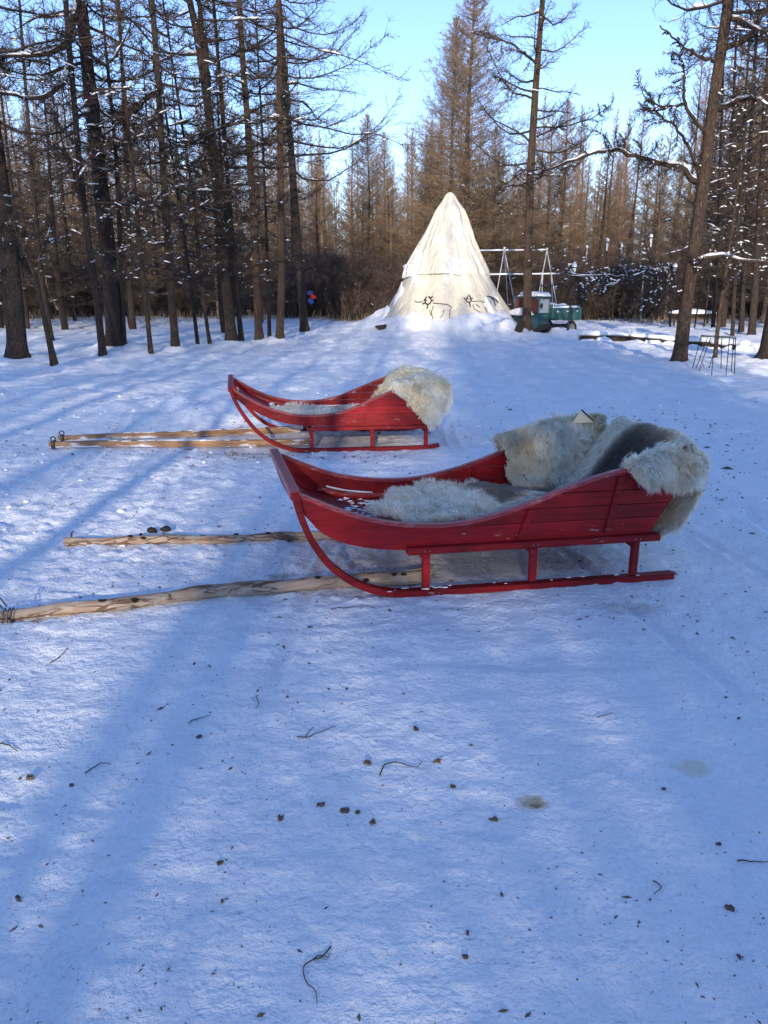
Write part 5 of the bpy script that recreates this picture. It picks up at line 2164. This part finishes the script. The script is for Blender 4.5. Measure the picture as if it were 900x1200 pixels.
def place_bg(var, x, y, H, base, rz, wsc, label, group, name='bare_larch', snow=True, tall=None):
    root = thing(name, label, 'tree', (x, y, hz(x, y) - .05), rz, group)
    root.scale = (wsc, wsc, H / base)
    t = obj('trunk', var[0], None, root)
    obj('crown', var[1], None, root)
    if snow and var[2] is not None:
        obj('twig_snow', var[2], None, root, kind='stuff')
    return root


r = np.random.RandomState(2024)
# the tall pair behind the tent and a few that stand out
for (px, Y, top, w, lab, v) in ((541, 38, -34, 1.38, 'tallest bushy larch right behind the tip of the tent', BIG), (526, 39.5, 10, .95, 'slimmer larch touching the left of the tallest bushy one', BIG),
                                (433, 44, 128, .85, 'pointed golden larch left of the tent against the sky', BIG), (452, 46, 150, .6, 'narrow pointed larch between the golden one and the tent', BIG),
                                (575, 41, 140, .6, 'lower larch at the right shoulder of the tallest one', BIG), (655, 44, 110, .8, 'high loose larch just right of the lone straight trunk', BIG),
                                (497, 43, 150, .6, 'lower larch directly above the left slope of the tent', BIG)):
    p = at(px, 335, Y)
    t = at(px, top, Y)
    place_bg(v, p[0], Y, t[2] - .3, 16, r.rand() * 6, w, lab, None)
placed = []
cnt = 0
tries = 0
while cnt < 200 and tries < 6000:
    tries += 1
    Y = 33 + 62 * r.rand() ** 1.25
    px = r.uniform(-130, 1030)
    x = (px - 450) / FPX * Y * .97
    if Y < 40 and 330 < px < 800:
        continue
    if Y < 37 and px > 560 and px < 830:
        continue
    if any((x - a) ** 2 + (Y - b) ** 2 < 1.7 ** 2 for a, b in placed):
        continue
    placed.append((x, Y))
    if px < 370:
        top = r.uniform(120, 225)
        zone = 'bare brown larch in the wood behind the dark left trunks'
        gp = 'larches of the left background wood'
    elif px < 470:
        top = r.uniform(175, 232)
        zone = 'bare golden larch in the far wood left of the tent'
        gp = 'larches of the wood left of the tent'
    elif px < 600:
        top = r.uniform(170, 235)
        zone = 'bare golden larch in the far wood behind the tent'
        gp = 'larches of the wood behind the tent'
    elif px < 780:
        top = r.uniform(150, 225)
        zone = 'bare golden larch in the far wood behind truck and lamps'
        gp = 'larches of the wood behind truck and lamps'
    else:
        top = r.uniform(40, 200)
        zone = 'bare brown larch in the dense wood on the right'
        gp = 'larches of the right background wood'
    H = min(CAMH + (335 - top) / FPX * Y * 1.04, 22)
    v = VAR[r.randint(5)]
    place_bg(v, x, Y, H, 14, r.rand() * 6.28, r.uniform(.75, 1.15) * (.75 + .25 * H / 12), zone, gp)
    cnt += 1
print('bg trees', cnt)
# darker, snow dusted larches between the near trunks and the far wood
DARK = [bg_variant(580 + i, 12, 120, 2.3, 1.3, 'twig_dark', expo=.9, snow=.012) for i in range(2)]
for v in DARK:
    v[0].materials.append(M['bark_dark'])
for i in range(22):
    left = i < 14
    px = r.uniform(-130, 300) if left else r.uniform(830, 1010)
    Y = r.uniform(26, 37)
    x = (px - 450) / FPX * Y * .97
    place_bg(DARK[i % 2], x, Y, r.uniform(6.5, 9.5), 12, r.rand() * 6, r.uniform(.7, 1.0),
             'dark snow dusted larch in the middle of the left wood' if left else 'dark snow dusted larch in the middle of the right wood', 'dark larches of the left wood' if left else 'dark larches of the right wood')

# trees on the viewer's side of the clearing: they shade it
bk = 'larches standing behind the viewer'
bl = 'bare larch at the back of the clearing, behind the viewer'
for (x, y, H, w) in BEHIND:
    if x > 4.5:
        H *= .72
    place_bg(SPARSE[int(abs(x * 7 + y * 3)) % 2] if (x < 0 and y > -16) or y < -18.5 else VAR[int(abs(x * 7 + y * 3)) % 5], x, y, H, 14, x * 3 + y, w, bl, bk, snow=False)

# ------------------------------------------------------------------ far wood that reads as one mass
def cheap_forest():
    r = np.random.RandomState(5)
    t = branch_template(900, n_sub=4, n_twig=2, lift=.3, ang=38, subl=.5, nax=2, twl=.3)
    C = Crown()
    for i in range(420):
        Y = r.uniform(90, 140)
        x = r.uniform(-1, 1) * Y * .68
        H = r.uniform(11, 16)
        z0 = hz(x, Y)
        C.curve([(x, Y, z0), (x + r.normal(0, .3), Y, z0 + H)], .16, .02)
        for j in range(22):
            f = r.rand()
            a = r.rand() * 6.28
            el = .1 + .8 * f
            C.put(t, np.array([x, Y, z0 + 1 + (H - 1) * f]), [math.cos(a) * math.cos(el), math.sin(a) * math.cos(el), math.sin(el)], 2.6 * (1 - f) + .5, .035, .03, .025)
    return C.mesh('distant_larch_wood')


obj('distant_larch_wood', cheap_forest(), M['twig_gold'], kind='stuff', label='distant larch wood closing the view as one brown mass', cat='wood')


# ------------------------------------------------------------------ undergrowth
def shrub_mesh(seed, n=70, H=1.6, W_=1.1):
    r = np.random.RandomState(seed)
    C = Crown()
    for i in range(n):
        a = r.rand() * 6.28
        rr_ = W_ * math.sqrt(r.rand())
        b = np.array([math.cos(a) * rr_, math.sin(a) * rr_, -.05])
        d = np.array([math.cos(a) * .35 * rr_, math.sin(a) * .35 * rr_, 1]) + r.normal(0, .14, 3)
        C.put(TPL_BG[r.randint(6)], b, d, H * r.uniform(.5, 1.15), .014, .006, .005, r.rand() * 6, .006, r)
    m = C.mesh('shrub')
    m.materials.append(M['twig_shrub'])
    sm = C.snow_mesh('twig_snow', r, 2.2) if C.snow else None
    if sm:
        sm.materials.append(M['snow2'])
    return m, sm


SH = [shrub_mesh(700 + i, 70 + 12 * i, 1.7 + .35 * i) for i in range(3)]
n = 0
for i in range(150):
    px = r.uniform(-30, 930)
    if 470 < px < 585:
        continue
    Y = r.uniform(34, 50) if px > 380 else r.uniform(38, 56)
    if px > 690:
        Y = r.uniform(36, 46)
    x = (px - 450) / FPX * Y * .97
    if px < 380:
        lab, gp = 'bare brown bush under the left background wood', 'bushes under the left wood'
    elif px < 480:
        lab, gp = 'bare dark bush on the wood edge left of the tent', 'bushes left of the tent'
    else:
        lab, gp = 'bare dark bush on the wood edge right of the tent', 'bushes right of the tent'
    m, sm = SH[r.randint(3)]
    o = obj('bush', m, None, None, lab, 'bush', gp, None, (x, Y, hz(x, Y)), r.rand() * 6)
    k_ = r.uniform(.7, 1.35)
    o.scale = (k_ * 1.15, k_ * 1.15, k_)
    if sm:
        obj('twig_snow', sm, None, o, kind='stuff')
# dry grass along the wood edge
n = 5200
px = np.where(r.rand(n) < .6, r.uniform(0, 460, n), r.uniform(560, 900, n))
Y = np.where(px < 460, r.uniform(34, 52, n), r.uniform(33, 42, n))
x = (px - 450) / FPX * Y * .97
kk = vn(x * .5, Y * .5, 44) > -.1
x, Y = x[kk], Y[kk]
n = len(x)
z = height(x, Y, False)
an = r.rand(n) * 6.28
hh = r.uniform(.15, .6, n)
ex, ey = np.cos(an) * hh * .35, np.sin(an) * hh * .35
w = .011
V = np.stack([np.stack([x - w, Y, z - .03], 1), np.stack([x + w, Y + w, z - .03], 1), np.stack([x, Y - w, z - .03], 1), np.stack([x + ex, Y + ey, z + hh], 1)], 1).reshape(-1, 3)
b = (np.arange(n) * 4)[:, None]
F3 = np.concatenate([b + np.array([[0, 1, 3]]), b + np.array([[1, 2, 3]]), b + np.array([[2, 0, 3]])])
obj('dry_grass', fastmesh('dry_grass', V, [F3], False), twig_mat('straw', (.26, .19, .12), (.45, .35, .23)), kind='stuff', label='dry straw coloured grass sticking out of the snow at the wood edge', cat='grass')
print('objects', len(bpy.data.objects))
